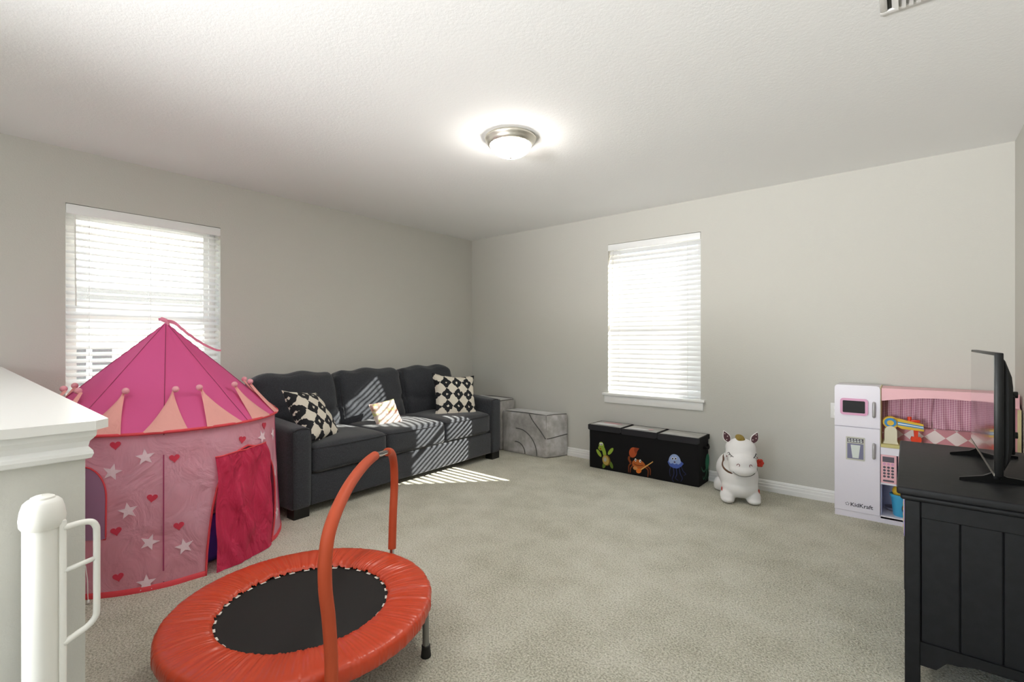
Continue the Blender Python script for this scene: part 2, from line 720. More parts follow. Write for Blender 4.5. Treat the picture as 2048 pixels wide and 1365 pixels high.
def slab_hole(u0, u1, w0, w1, hole, t0, t1, axis):
    def P(u, w, t):
        return (t, u, w) if axis == 'x' else (u, t, w)
    a0, a1, b0, b1 = hole
    v = []
    for t in (t0, t1):
        v += [P(*q, t) for q in ((u0, w0), (u1, w0), (u1, w1), (u0, w1))]
        v += [P(*q, t) for q in ((a0, b0), (a1, b0), (a1, b1), (a0, b1))]
    f = []
    for i in range(4):
        j = (i + 1) % 4
        f.append((i, j, 4 + j, 4 + i))
        f.append((8 + i, 12 + i, 12 + j, 8 + j))
        f.append((i, 8 + i, 8 + j, j))
        f.append((4 + i, 4 + j, 12 + j, 12 + i))
    return v, f


struct(build('floor', box(XL - WT, XR + WT, YF - WT, YB + WT, -.12, 0), 'carpet'), 'pale beige cut pile carpet')
struct(build('ceiling', box(XL - WT, XR + WT, YF - WT, YB + WT, H, H + .15), 'ceiling'), 'white textured ceiling')
struct(build('wall_left', slab_hole(YF - WT, YB + WT, 0, H, WA, XL, XL - WT, 'x'), 'wall', weld=True), 'light grey wall behind the sofa')
struct(build('wall_back', slab_hole(XL, XR, 0, H, WB, YB, YB + WT, 'y'), 'wall', weld=True), 'light grey wall behind the toy box')
struct(build('wall_right', box(XR, XR + WT, YF - WT, YB + WT, 0, H), 'wall'), 'light grey wall behind the television')
struct(build('wall_front', slab_hole(XL, XR, 0, H, (-3.3, .1, .65, 2.2), YF, YF - WT, 'y'), 'wall', weld=True), 'light grey wall behind the viewer')

BB = [(0, 0), (.016, 0), (.016, .034), (.013, .040), (.013, .058), (.008, .064), (.010, .072), (.006, .084), (.0, .088)]


def baseboard(name, p0, p1, nrm):
    p0, p1, nrm = Vector(p0), Vector(p1), Vector(nrm)
    n = len(BB)
    v = [tuple(p + nrm * t + Vector((0, 0, z))) for p in (p0, p1) for t, z in BB]
    f = [(i, i + 1, n + i + 1, n + i) for i in range(n - 1)] + [tuple(range(n)), tuple(range(n, 2 * n))[::-1], (n - 1, 0, n, 2 * n - 1)]
    return struct(build(name, (v, f), 'trim', weld=True), 'white stepped baseboard')


baseboard('baseboard_left', (XL, .25, 0), (XL, YB, 0), (1, 0, 0))
baseboard('baseboard_back', (XL + .016, YB, 0), (XR - .016, YB, 0), (0, -1, 0))
baseboard('baseboard_right', (XR, -2.9, 0), (XR, YB, 0), (-1, 0, 0))


# windows: built in a frame where x runs along the wall, y points outdoors, z up
def window(name, label, origin, rotz, w, z0, z1, mid):
    o = bpy.data.objects.new(name, None)
    COL.objects.link(o)
    o.location = origin
    o.rotation_euler = (0, 0, rotz)
    struct(o, label)
    y0, y1 = .120, .170
    t = .04
    fr = MB()
    fr.add(box(0, t, y0, y1, z0, z1)).add(box(w - t, w, y0, y1, z0, z1)).add(box(t, w - t, y0, y1, z1 - t, z1)).add(box(t, w - t, y0, y1, z0, z0 + t))
    build('window_frame', fr, 'vinyl', o)
    for nm, a, b, ys in (('upper_sash', mid - .02, z1 - t, .147), ('lower_sash', z0 + t, mid + .02, .129)):
        s = MB()
        q = .032
        s.add(box(t, t + q, ys, ys + .018, a, b)).add(box(w - t - q, w - t, ys, ys + .018, a, b)).add(box(t + q, w - t - q, ys, ys + .018, b - q, b)).add(box(t + q, w - t - q, ys, ys + .018, a, a + q))
        so = build(nm, s, 'vinyl', o)
        build('pane', box(t + q - .004, w - t - q + .004, ys + .007, ys + .011, a + q - .004, b - q + .004), 'glass', so)
    # stool and apron
    build('window_sill', bbox(-.05, w + .04, -.036, .122, z0 - .006, z0 + .018, .005), 'trim', o, smooth=True, angle=40)
    build('apron', bbox(-.035, w + .025, -.018, 0, z0 - .078, z0 - .006, .005), 'trim', o, smooth=True, angle=40)
    return o


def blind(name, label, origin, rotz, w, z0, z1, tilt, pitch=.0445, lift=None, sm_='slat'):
    o = thing(name, label, 'window blind', origin, rotz, 'white slatted window blinds')
    m = .006
    build('valance', bbox(.002, w - .002, -.006, .006, z1 - .066, z1 - .005, .003), 'vinyl', o, smooth=True, angle=40)
    build('headrail', box(m, w - m, .008, .058, z1 - .05, z1 - .008), 'slat', o)
    yb = .034
    zt = z1 - .085
    zb = z0 + .03
    n = int((zt - zb - .02) / pitch) + 1
    c, s = math.cos(tilt), math.sin(tilt)
    # a slightly crowned slat
    prof = [(-.025, 0), (-.0125, .0016), (0, .0022), (.0125, .0016), (.025, 0), (.0125, -.0012), (0, -.0008), (-.0125, -.0012)]
    k = len(prof)
    sv = [(x, a * c - b * s, a * s + b * c) for x in (m, w - m) for a, b in prof]
    sf = [(i, (i + 1) % k, k + (i + 1) % k, k + i) for i in range(k)] + [tuple(range(k))[::-1], tuple(range(k, 2 * k))]
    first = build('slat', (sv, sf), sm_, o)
    first.location = (0, yb, zt)
    for i in range(1, n):
        dz = -i * pitch
        rx = 0
        sl = copy_to(first, o, (0, yb, zt + dz))
        if lift and n - lift <= i < n - 1:
            sl.rotation_euler = (0, -.006 * (i - n + lift) , 0)
    zl = zt - (n - 1) * pitch
    build('bottom_rail', bbox(m, w - m, yb - .026, yb + .026, z0 + .019, z0 + .036, .003), 'slat', o)
    for fx in (.13, .5, .87):
        for yy in (yb - .028, yb + .028):
            build('ladder_cord', tube([(w * fx, yy, z1 - .06), (w * fx, yy, z0 + .03)], .0011, 5), 'cord', o)
    build('tilt_wand', tube([(.045, yb - .034, z1 - .07), (.05, yb - .036, z1 - .66)], .0038, 6), 'cord', o)
    return o


# left window: outdoors is -X -> local x along +Y, local y -> -X  (rot +90)
window('window_1', 'white window behind the pink tent', (XL, WA[0], 0), R(90), WA[1] - WA[0], WA[2], WA[3], 1.36)
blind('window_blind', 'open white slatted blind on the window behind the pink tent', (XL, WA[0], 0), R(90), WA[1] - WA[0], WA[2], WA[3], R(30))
# back window: outdoors is +Y -> local x along +X, local y -> +Y
window('window_2', 'white window above the black toy box', (WB[0], YB, 0), 0, WB[1] - WB[0], WB[2], WB[3], 1.41)
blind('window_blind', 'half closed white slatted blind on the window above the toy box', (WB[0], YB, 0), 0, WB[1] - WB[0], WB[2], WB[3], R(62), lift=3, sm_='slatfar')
# added unseen window behind the viewer, put in to carry the fill light
o = window('added_window', 'added wide window, unseen behind the viewer', (-3.3, YF, 0), 0, 3.4, .65, 2.2, 1.45)
o.location = (.1, YF, 0)
o.rotation_euler = (0, 0, PI)

# half wall along the stairs with a moulded white cap; its end faces +X
HW_ROT = R(180 - .9)
hw = bpy.data.objects.new('wall_stair', None)
COL.objects.link(hw)
hw.location = (-1.195, .2, 0)
hw.rotation_euler = (0, 0, HW_ROT)      # local x runs toward the left wall, local y toward -Y
struct(hw, 'grey half wall with a moulded white cap')
LHW = 2.94
build('half_wall', box(.012, LHW, .012, .128, 0, 1.0), 'wall', hw)
# moulding profile swept round the end: (outset, z)
prof = [(.0, .975), (.008, .978), (.011, .986), (.010, .992), (.004, 1.000), (.006, 1.010), (.014, 1.020), (.015, 1.030), (.015, 1.034)]
rect = lambda e: [(LHW, .012 - e), (.012 - e, .012 - e), (.012 - e, .128 + e), (LHW, .128 + e)]
v = [(x, y, z) for e, z in prof for x, y in rect(e)]
f = [(j * 4 + i, j * 4 + i + 1, j * 4 + 4 + i + 1, j * 4 + 4 + i) for j in range(len(prof) - 1) for i in range(3)]
build('moulding', (v, f), 'trim', hw)
cp = [(LHW, -.022), (.012, -.022), (-.012, 0), (-.012, .140), (.012, .162), (LHW, .162)]
build('cap', prism(cp, 1.032, 1.049), 'cap', hw)

# ------------------------------------------------------------------ outdoors
g0 = build('outdoor_ground', box(-60, 60, -60, 60, -3.3, -3.2), 'lawn')
struct(g0, 'ground outside')
nh = thing('neighbour_house', 'pale neighbouring house seen through the blind behind the pink tent', 'house', (-8.2, 1.0, -2.90))
build('siding', box(-6, 0, -7, 8, -.28, 4.85), 'siding', nh)
v, f = prism([(.35, 4.78), (-3.4, 8.1), (-7, 4.9), (-6.6, 4.7), (-3.4, 7.9), (.3, 4.62)], -7.4, 8.4, 'y')
build('roof', (v, f), 'shingle', nh)
build('gutter', box(.3, .42, -7.4, 8.4, 4.62, 4.78), 'gutter', nh)
for y in (.0, 3.6):
    wv = build('window', box(0, .05, y, y + .62, 2.2, 4.1), 'vinyl', nh)
    for k in range(2):
        build('pane', box(.03, .06, y + .08 + k * .26, y + .28 + k * .26, 2.28, 4.02), 'shutter', wv)

# ------------------------------------------------------------------ ceiling light and vent
cl = thing('ceiling_light', 'flush nickel rimmed ceiling light with a frosted glass bowl', 'ceiling light', (-1.862, 2.245, H))
cl.scale = (.92, .92, 1)
build('rim', lathe([(.02, -.001), (.165, -.001), (.170, -.008), (.168, -.018), (.160, -.024), (.156, -.034), (.148, -.046), (.140, -.052), (.134, -.05), (.13, -.03)], 64), 'nickel', cl, smooth=True)
bowl = [(.1345, -.046)] + [(.1345 * math.cos(a), -.046 - .072 * math.sin(a)) for a in [R(8 * i) for i in range(1, 11)]] + [(.012, -.1178)]
build('glass_bowl', lathe(bowl, 64), 'lampglass', cl, smooth=True)
build('finial', lathe([(.002, -.113), (.011, -.115), (.012, -.121), (.006, -.128), (.001, -.131)], 20), 'nickel', cl, smooth=True)

vt = thing('air_vent', 'white louvred air vent in the ceiling above the television', 'air vent', (-.08, 2.29, H))
fr = MB()
fr.add(bbox(0, .36, -.022, 0, -.009, 0, .003)).add(bbox(0, .36, -.30, -.278, -.009, 0, .003)).add(bbox(0, .022, -.278, -.022, -.009, 0, .003)).add(bbox(.338, .36, -.278, -.022, -.009, 0, .003))
build('frame', fr, 'vent', vt, smooth=True, angle=40)
build('duct', box(.02, .34, -.28, -.02, -.001, -.0005), 'ventdark', vt)
lv = build('louvre', xf(box(-.012, .012, -.278, -.022, -.001, .001), Matrix.Rotation(R(38), 4, 'Y')), 'vent', vt)
lv.location = (.045, 0, -.0085)
for i in range(1, 14):
    copy_to(lv, vt, (.045 + i * .021, 0, -.0085))

# ------------------------------------------------------------------ sofa
SF = thing('sofa', 'charcoal woven three seat sofa with wide track arms', 'sofa', (-3.142, 1.525, 0), R(92.26))
SL, SD = 2.225, .955
AW = .152
# local: x along the sofa, y toward the wall, z up; front at y=0
def arm(x0):
    def fn(p, a, b, c):
        p.z += -.03 * max(0, -b) * (c > 0) * max(0, c)
        return p
    v, f = softbox(AW, SD - .03, .575, .035, 16, (.006, .004, .006), fn=fn)
    return [(x + x0 + AW / 2, y + (SD - .03) / 2 + .004, z + .345) for x, y, z in v], f
for x0 in (0, SL - AW):
    ao = build('arm', arm(x0), 'sofa', SF, smooth=True)
    xi = x0 + (.018 if x0 == 0 else AW - .018)
    pts = [(x0 + .012, .012, .08), (x0 + .012, .012, .55), (x0 + .022, .016, .592), (x0 + AW / 2, .012, .607), (x0 + AW - .022, .016, .592), (x0 + AW - .012, .012, .55), (x0 + AW - .012, .012, .08)]
    build('piping', tube(spline(pts, 4), .0035, 6), 'sofapipe', ao, smooth=True)
build('base', bbox(AW - .01, SL - AW + .01, .02, SD - .02, .065, .275, .015, 3), 'sofa', SF, smooth=True, angle=45)
build('back_frame', bbox(AW * .55, SL - AW * .55, SD - .20, SD - .01, .27, .80, .05, 4), 'sofa', SF, smooth=True, angle=60)
cw = (SL - 2 * AW) / 3
for i in range(3):
    cxm = AW + cw * (i + .5)
    def fn(p, a, b, c, i=i):
        # nose of the cushion softly rounded, slight sag of the front edge
        p.z -= .012 * max(0, -b) ** 3 * (c > 0)
        return p
    v, f = softbox(cw - .006, .74, .205, .04, 18, (.004, .012, .016), .005, i, fn)
    so = build('seat_cushion', ([(x + cxm, y + .375, z + .382) for x, y, z in v], f), 'sofa', SF, smooth=True)
    for zz in (.455, .302):
        hw_ = cw / 2 - .012
        pts = [(cxm - hw_, .30, zz), (cxm - hw_, .06, zz), (cxm - hw_ + .03, .012, zz), (cxm, -.004, zz), (cxm + hw_ - .03, .012, zz), (cxm + hw_, .06, zz), (cxm + hw_, .30, zz)]
        build('piping', tube(spline(pts, 5), .003, 6), 'sofapipe', so, smooth=True)
for i in range(3):
    cxm = .045 + (SL - .10) / 3 * (i + .5)
    bw = (SL - .10) / 3 - .004
    hb = .52
    def fn(p, a, b, c, i=i):
        # gathered lumpy top, waisted crease low down
        if c > 0:
            p.z += .010 * math.sin(a * 7.5 + i * 1.9) * c ** 2 * (1 - abs(a) ** 6)
            p.z -= .018 * abs(a) ** 5 * c ** 2
        if b < 0:
            cr = math.exp(-((p.z + .06 + .03 * math.sin(a * 3 + i)) / .025) ** 2)
            p.y += .030 * cr * (.35 + .65 * abs(a)) * -b
            p.y += .006 * math.sin(a * 9 + p.z * 30 + i * 2) * abs(a) ** 3 * -b
        return p
    v, f = softbox(bw, .225, hb, .075, 24, (.012, .030, .006), .005, 10 + i, fn)
    T = Matrix.Translation((cxm, .71, .675)) @ Matrix.Rotation(R(-14), 4, 'X')
    bo = build('back_cushion', xf((v, f), T), 'sofa', SF, smooth=True)
    hx = bw / 2 - .022
    pts = [(-hx, -.088, -.20), (-hx, -.098, 0), (-hx + .004, -.094, .17), (-hx + .05, -.080, .222), (0, -.082, .232), (hx - .05, -.080, .222), (hx - .004, -.094, .17), (hx, -.098, 0), (hx, -.088, -.20)]
    build('piping', tube([T @ p for p in spline(pts, 6)], .0036, 6), 'sofapipe', bo, smooth=True)
for x in (.02, SL - .13):
    for y in (.015, SD - .12):
        build('foot', prism([(x, y), (x + .11, y), (x + .11, y + .09), (x, y + .09)], 0, .07), 'darkwood', SF)


def pillow(name, label, size, thick, loc, rot, m, grp=None, corner=1.0):
    o = thing(name, label, 'pillow', loc, 0, grp)
    o.rotation_mode = 'XYZ'
    o.rotation_euler = rot
    n = 22
    hs = size / 2

    def fn(side):
        def g(u, v):
            a, b = u * 2 - 1, v * 2 - 1
            e = (1 - a * a) * (1 - b * b)
            # edges bow inward between the pulled corners
            k = 1 - .09 * corner * ((1 - b * b) * abs(a) ** 2 + 0)
            k2 = 1 - .09 * corner * ((1 - a * a) * abs(b) ** 2)
            t = thick / 2 * e ** .42
            t += .006 * noise.noise(Vector((a * 3, b * 3, side))) * (e ** .3)
            return (a * hs * k, side * t, b * hs * k2)
        return g
    v1, f1 = grid(n, n, fn(-1))
    v2, f2 = grid(n, n, fn(1))
    f2 = [q[::-1] for q in f2]
    mb = MB().add((v1, f1)).add((v2, f2))
    build('cushion_cover', mb, m, o, smooth=True, weld=True)
    edge = [fn(0)(t, 0) for t in [i / 12 for i in range(12)]] + [fn(0)(1, i / 12) for i in range(12)] + [fn(0)(1 - i / 12, 1) for i in range(12)] + [fn(0)(0, 1 - i / 12) for i in range(12)]
    build('seam', tube(edge, .003, 6, closed=True), m, o, smooth=True)
    return o


# front of each pillow is local -y; the sofa faces +X so turn by +90 about z
def place_rot(yaw, lean, roll):
    return (Matrix.Rotation(yaw, 3, 'Z') @ Matrix.Rotation(lean, 3, 'X') @ Matrix.Rotation(roll, 3, 'Y')).to_euler()


pillow('throw_pillow', 'black and cream diamond pillow slumped against the sofa arm beside the pink tent', .43, .16, (-3.42, 1.815, .640), place_rot(R(126), R(-34), R(10)), 'ikat1', 'diamond print throw pillows')
pillow('throw_pillow', 'black and cream diamond pillow propped at the sofa end near the room corner', .475, .16, (-3.50, 3.35, .640), place_rot(R(74), R(-22), R(6)), 'ikat2', 'diamond print throw pillows', 1.5)
pillow('throw_pillow', 'small pale floral pillow leaning on the middle sofa cushion', .24, .085, (-3.50, 2.525, .562), place_rot(R(80), R(-30), R(-8)), 'floral', None, .5)

# ------------------------------------------------------------------ grey velvet play blocks
def block(label, loc, rotz, sx, sy, sz, seams, shear=0):
    o = thing('velvet_block', label, 'foam block', loc, rotz, 'grey velvet foam blocks')
    v, f = softbox(sx, sy, sz, .018, 14, (.006, .006, .006), .005, sz * 10, lambda p, a, b, c: p + Vector((shear * (b + 1) / 2 * (a + 1) / 2, 0, 0)))
    b = build('cover', ([(x + sx / 2, y + sy / 2, z + sz / 2) for x, y, z in v], f), 'velvet', o, smooth=True)
    for s in seams:
        build('seam', tube(spline(s, 6), .0045, 6), 'velvetseam', o, smooth=True)
    return o


def arc(cx, cz, r, a0, a1, y, n=9):
    return [(cx + r * math.cos(R(a0 + (a1 - a0) * i / n)), y, cz + r * math.sin(R(a0 + (a1 - a0) * i / n))) for i in range(n + 1)]


bl_y = 3.992
seams = [arc(.215, .015, .255, 0, 95, -.007), arc(.20, .012, .115, 0, 100, -.007),
         [(.37, -.003, .435), (.42, -.007, .37), (.52, -.007, .27), (.578, -.003, .20)],
         [(.585, .01, .20), (.612, .06, .205), (.660, .18, .222), (.679, .245, .227)],
         [(.577, .01, .43), (.577, .012, .21)],
         [(.577, .015, .437), (.612, .1, .441), (.668, .245, .437)], [(.03, .012, .437), (.28, .004, .444), (.57, .012, .437)]]
block('long grey velvet block with curved seams beside the sofa', (-3.424, bl_y, 0), 0, .582, .255, .44, seams, .10)
block('tall grey velvet block tucked in the room corner behind the sofa', (-3.96, 3.80, 0), 0, .52, .42, .55,
      [[(.02, .41, .548), (.26, .417, .553), (.50, .41, .548)], [(.515, .02, .54), (.518, .2, .545), (.515, .40, .54)]])

# ------------------------------------------------------------------ toy box with sea animal prints
TB = thing('toy_box', 'long black fabric toy box with three lids and sea animal prints', 'toy box', (-2.343, 3.996, 0))
L, D, HT = 1.030, .250, .395
v, f = softbox(L - .006, D - .006, HT - .012, .006, 14, (.002, .004, 0), .002, 3)
build('body', ([(x + L / 2, y + D / 2, z + HT / 2 - .006) for x, y, z in v], f), 'boxblack', TB, smooth=True, angle=50)
for i, (a, b) in enumerate(((-.004, .336), (.340, .675), (.679, 1.034))):
    dz = (.004, 0, -.002)[i]
    pf = [(a, .362), (a + .012, .354), (b - .02, .354), (b, .366), (b, .404), (a, .404)]
    lid = build('lid', box(a, b, -.006, D + .004, .394 + dz, .404 + dz), 'boxblack', TB)
    build('lid_flap', prism([(x, z + dz) for x, z in pf], -.011, -.005, 'y'), 'boxtrim', lid)
    for x in (a, b - .004):
        build('lid_side', box(x, x + .004, -.005, D + .003, .366 + dz, .396 + dz), 'boxblack', lid)
    vv, ff = grid(8, 6, lambda u, w: (a + .014 + (b - a - .028) * u, .008 + (D - .02) * w, .4045 + dz + .004 * math.sin(PI * u) * math.sin(PI * w)))
    lp = build('lid_window', (vv, ff), 'boxlid', lid, smooth=True)
    for k, (m_, px, py, qx, qy) in enumerate(((('lidwhite', .15, .07, .12, .05), ('lidpink', .18, .15, .10, .035)), (('lidwhite', .14, .05, .10, .03), ('lidpink', .24, .09, .022, .03)), (('lidwhite', .08, .03, .05, .015),))[i]):
        build('lid_print', prism(ell(a + px, py, qx, qy), .4095 + dz + .0004 * k, .4098 + dz + .0004 * k), m_, lid)
pm = {}
def pc(hexc):
    if hexc not in pm:
        pm[hexc] = mat('print_' + hexc[1:].lower(), hexc, .6, spec=.2)
    return pm[hexc]


def print_part(name, shapes, plane='front'):
    """flat printed picture: list of (colour, polygon) on the box front or its right side"""
    mats, mb = [], MB()
    for k, (c, poly) in enumerate(shapes):
        if c not in mats:
            mats.append(c)
        d = .0030 + .0004 * k
        if plane == 'front':
            mb.add(prism(poly, -d, -d + .0003, 'y'), mats.index(c))
        else:
            mb.add(prism(poly, L + d, L + d - .0003, 'x'), mats.index(c))
    return build(name, mb, [pc(c) for c in mats], TB)


def stroke(pts, w0, w1=None):
    w1 = w0 if w1 is None else w1
    P = spline([(a, 0, b) for a, b in pts], 5)
    n = len(P)
    l, r = [], []
    for i, p in enumerate(P):
        t = (P[min(i + 1, n - 1)] - P[max(i - 1, 0)]).normalized()
        w = (w0 + (w1 - w0) * i / (n - 1)) / 2
        l.append((p.x - t.z * w, p.z + t.x * w))
        r.append((p.x + t.z * w, p.z - t.x * w))
    return l + r[::-1]


GR, GD = '#8FA83C', '#5F7A2C'
print_part('turtle_print', [
    (GD, ell(.163, .045, .016, .034, -18)), (GD, ell(.236, .058, .016, .034, 22)),
    (GR, ell(.108, .148, .016, .040, 38)), (GR, ell(.230, .182, .016, .042, -38)),
    (GR, stroke([(.150, .20), (.163, .17), (.172, .13)], .040, .032)),
    ('#7C5A28', ell(.186, .093, .042, .050, 8)), ('#B59B52', ell(.180, .093, .034, .044, 8)), ('#A8A89C', ell(.174, .098, .016, .020)),
    (GR, ell(.137, .218, .028, .040, 10)), (GR, ell(.128, .198, .026, .022)),
    ('#F3F3EA', ell(.124, .236, .008, .014)), ('#F3F3EA', ell(.142, .238, .008, .014)),
    ('#161616', ell(.123, .233, .004, .007)), ('#161616', ell(.141, .234, .004, .007)), ('#A2362C', ell(.126, .192, .010, .006, -20))])
OR, OD = '#B4602B', '#7E3E1E'
print_part('crab_print', [
    (OD, stroke([(.435, .105), (.412, .08), (.408, .02)], .014, .006)), (OD, stroke([(.45, .09), (.428, .06), (.425, .02)], .013, .006)),
    (OD, stroke([(.56, .095), (.592, .07), (.590, .01)], .014, .006)), (OD, stroke([(.57, .11), (.61, .085), (.613, .03)], .013, .006)),
    (OD, stroke([(.43, .11), (.412, .14), (.418, .165)], .022, .018)),
    (OR, ell(.505, .106, .062, .042, -4)), ('#C98A4E', ell(.474, .068, .022, .016)),
    ('#AE4F2A', ell(.452, .205, .036, .048, -20)), ('#8E3D22', [(.478, .196), (.512, .250), (.470, .252), (.462, .225)]),
    ('#E8E4D8', ell(.477, .142, .009, .014)), ('#E8E4D8', ell(.521, .140, .009, .014)), ('#1A1A1A', ell(.480, .140, .004, .007)), ('#1A1A1A', ell(.524, .137, .004, .007)),
    ('#D9A962', stroke([(.497, .040), (.57, .098), (.639, .153)], .012, .007)), ('#D9772E', ell(.508, .050, .026, .020, 30)), ('#5A2A18', stroke([(.46, .108), (.50, .097), (.548, .108)], .004))])
BT = '#2D3358'
print_part('jellyfish_print', [
    (BT, stroke([(.80, .15), (.785, .10), (.79, .05)], .006, .004)), (BT, stroke([(.815, .14), (.822, .08), (.806, .03), (.822, .012)], .008, .004)),
    (BT, stroke([(.84, .14), (.846, .08), (.835, .045), (.858, .030)], .009, .004)), (BT, stroke([(.865, .145), (.875, .09), (.893, .055), (.880, .025)], .008, .004)),
    (BT, stroke([(.885, .15), (.90, .115), (.922, .095), (.905, .08)], .006, .004)),
    ('#4A5FA8', [(.768, .172), (.785, .140), (.815, .128), (.850, .128), (.885, .150), (.905, .178), (.88, .195), (.78, .195)]),
    ('#93A5CF', [(.778, .175)] + [(.829 + .052 * math.cos(R(a)), .180 + .066 * math.sin(R(a))) for a in range(175, 4, -10)] + [(.878, .178), (.86, .163), (.845, .170), (.828, .160), (.81, .168), (.795, .160)]),
    ('#EFF1F4', ell(.812, .207, .009, .013)), ('#EFF1F4', ell(.838, .211, .009, .013)), ('#15151A', ell(.812, .206, .006, .009)), ('#15151A', ell(.838, .210, .006, .009)), ('#3A1D2C', ell(.829, .180, .008, .006))])
print_part('octopus_print', [
    ('#275C45', stroke([(.175, .13), (.12, .11), (.07, .13), (.05, .16)], .020, .008)), ('#275C45', stroke([(.18, .12), (.15, .07), (.10, .05), (.08, .08)], .020, .008)),
    ('#275C45', stroke([(.19, .12), (.18, .06), (.14, .03)], .020, .008)), ('#275C45', stroke([(.21, .12), (.225, .06), (.20, .03)], .018, .008)),
    ('#2F7A5C', ell(.190, .180, .050, .066, -12))], 'side')
build('carry_handle', tube([(L, .10, .315), (L + .014, .13, .305), (L + .02, .16, .30), (L + .014, .19, .305), (L, .22, .315)], .011, 8), 'boxblack', TB, smooth=True)

# ------------------------------------------------------------------ inflatable horse
HO = thing('bouncy_horse', 'white inflatable hopping horse with closed eyes and brown dotted ears', 'toy horse', (-.985, 3.885, 0), R(24))
mb = MB()
def ball(c, r, rot=None):
    v, f = lathe([(math.sin(PI * i / 14), -math.cos(PI * i / 14)) for i in range(15)], 24)
    T = Matrix.Translation(c)
    if rot:
        T = T @ Matrix.Rotation(R(rot[0]), 4, rot[1])
    T = T @ Matrix.Diagonal((*r, 1))
    mb.add((v, f), 0, T)
ball((0, .13, .195), (.140, .205, .140))
ball((0, .0, .185), (.136, .14, .150))
ball((0, -.035, .115), (.128, .105, .085))
for sx in (-1, 1):
    ball((sx * .088, -.060, .050), (.052, .062, .055))
    ball((sx * .088, -.080, .026), (.050, .060, .026))
    ball((sx * .092, .22, .055), (.056, .062, .06))
    ball((sx * .092, .225, .026), (.055, .06, .026))
ball((0, -.035, .30), (.105, .105, .12))
ball((0, -.080, .412), (.106, .095, .070))
ball((0, -.095, .365), (.108, .095, .085))
ball((0, -.150, .312), (.097, .080, .085), (20, 'X'))
ball((0, -.163, .275), (.094, .075, .055))
hb = build('body', mb, 'horse', HO, smooth=True)
rm = hb.modifiers.new('skin', 'REMESH')
rm.mode = 'VOXEL'
rm.voxel_size = .0065
rm.use_smooth_shade = True
sm = hb.modifiers.new('soften', 'SMOOTH')
sm.factor = .5
sm.iterations = 16
dg = bpy.context.evaluated_depsgraph_get()
me2 = bpy.data.meshes.new_from_object(hb.evaluated_get(dg))
hb.modifiers.clear()
old = hb.data
hb.data = me2
me2.polygons.foreach_set('use_smooth', [True] * len(me2.polygons))
if not me2.materials:
    me2.materials.append(M['horse'])
bvh = BVHTree.FromPolygons([v_.co.copy() for v_ in me2.vertices], [tuple(p.vertices) for p in me2.polygons])


def face_pt(x, z, off=.0015):
    hit = bvh.ray_cast(Vector((x, -1, z)), Vector((0, 1, 0)))
    if hit[0] is None:
        return Vector((x, -.1, z))
    return hit[0] + hit[1] * off


def face_line(name, pts, rad, m):
    P = [face_pt(x, z) for x, z in [(q.x, q.z) for q in spline([(a, 0, b) for a, b in pts], 5)]]
    return build(name, tube(P, rad, 6), m, HO, smooth=True)


for sx in (-1, 1):
    face_line('closed_eye', [(sx * .088, .385), (sx * .080, .370), (sx * .066, .362)], .0022, 'ink')
    for a, b in ((.090, .386), (.084, .376), (.074, .366)):
        face_line('eyelash', [(sx * a, b), (sx * (a + .007), b - .010)], .0016, 'ink')
    face_line('nostril', [(sx * .050, .312), (sx * .042, .322), (sx * .032, .318), (sx * .034, .306)], .0022, 'inkred')
    face_line('cheek_spot', [(sx * .099, .357), (sx * .100, .350)], .004, 'inkred')
    # ears
    T = Matrix.Translation((sx * .074, -.080, .438)) @ Matrix.Rotation(R(sx * 24), 4, 'Y') @ Matrix.Rotation(R(-6), 4, 'X')
    outl = [(math.sin(PI * t) * .030 * (1.15 - .5 * t), t * .105) for t in [i / 12 for i in range(13)]]
    ov = [(x, 0, z) for x, z in outl] + [(-x, 0, z) for x, z in outl[::-1][1:-1]]
    n = len(ov)
    def puff(s):
        return [(x * s, y, z * (.5 + .5 * s) + (1 - s) * .02) for x, y, z in ov]
    v = [(x, -.006, z) for x, y, z in puff(.86)] + [(x, -.002, z) for x, y, z in ov] + [(x, .016, z) for x, y, z in puff(.8)]
    f = [tuple(range(n))[::-1], tuple(range(2 * n, 3 * n))]
    for b_ in (0, n):
        for i in range(n):
            j = (i + 1) % n
            f.append((b_ + i, b_ + j, b_ + n + j, b_ + n + i))
    eo = build('ear', xf((v, f), T), 'horse', HO, smooth=True, angle=60)
    iv = [(x * .80, -.0085, .008 + z * .86) for x, y, z in ov]
    iv2 = [(x * .80, -.005, .008 + z * .86) for x, y, z in ov]
    ff = [tuple(range(n))[::-1]] + [(i, (i + 1) % n, n + (i + 1) % n, n + i) for i in range(n)]
    build('ear_lining', xf((iv + iv2, ff), T), 'earbrown', eo)
    for dx, dz in ((-.008, .035), (.007, .055), (-.002, .078)):
        build('ear_dot', xf(prism(ell(dx, dz, .0035, .0035, 0, 10), -.0105, -.008, 'y'), T), 'dot', eo)
face_line('smile', [(-.072, .262), (-.055, .248), (-.03, .236), (0, .232), (.03, .236), (.055, .248), (.07, .262)], .0016, 'ink')
tv_, tf_ = softbox(.055, .09, .055, .024, 10, (0, 0, 0), .016, 5)
build('mane', xf((tv_, tf_), Matrix.Translation((0, -.085, .477)) @ Matrix.Rotation(R(14), 4, 'X')), 'mane', HO, smooth=True)
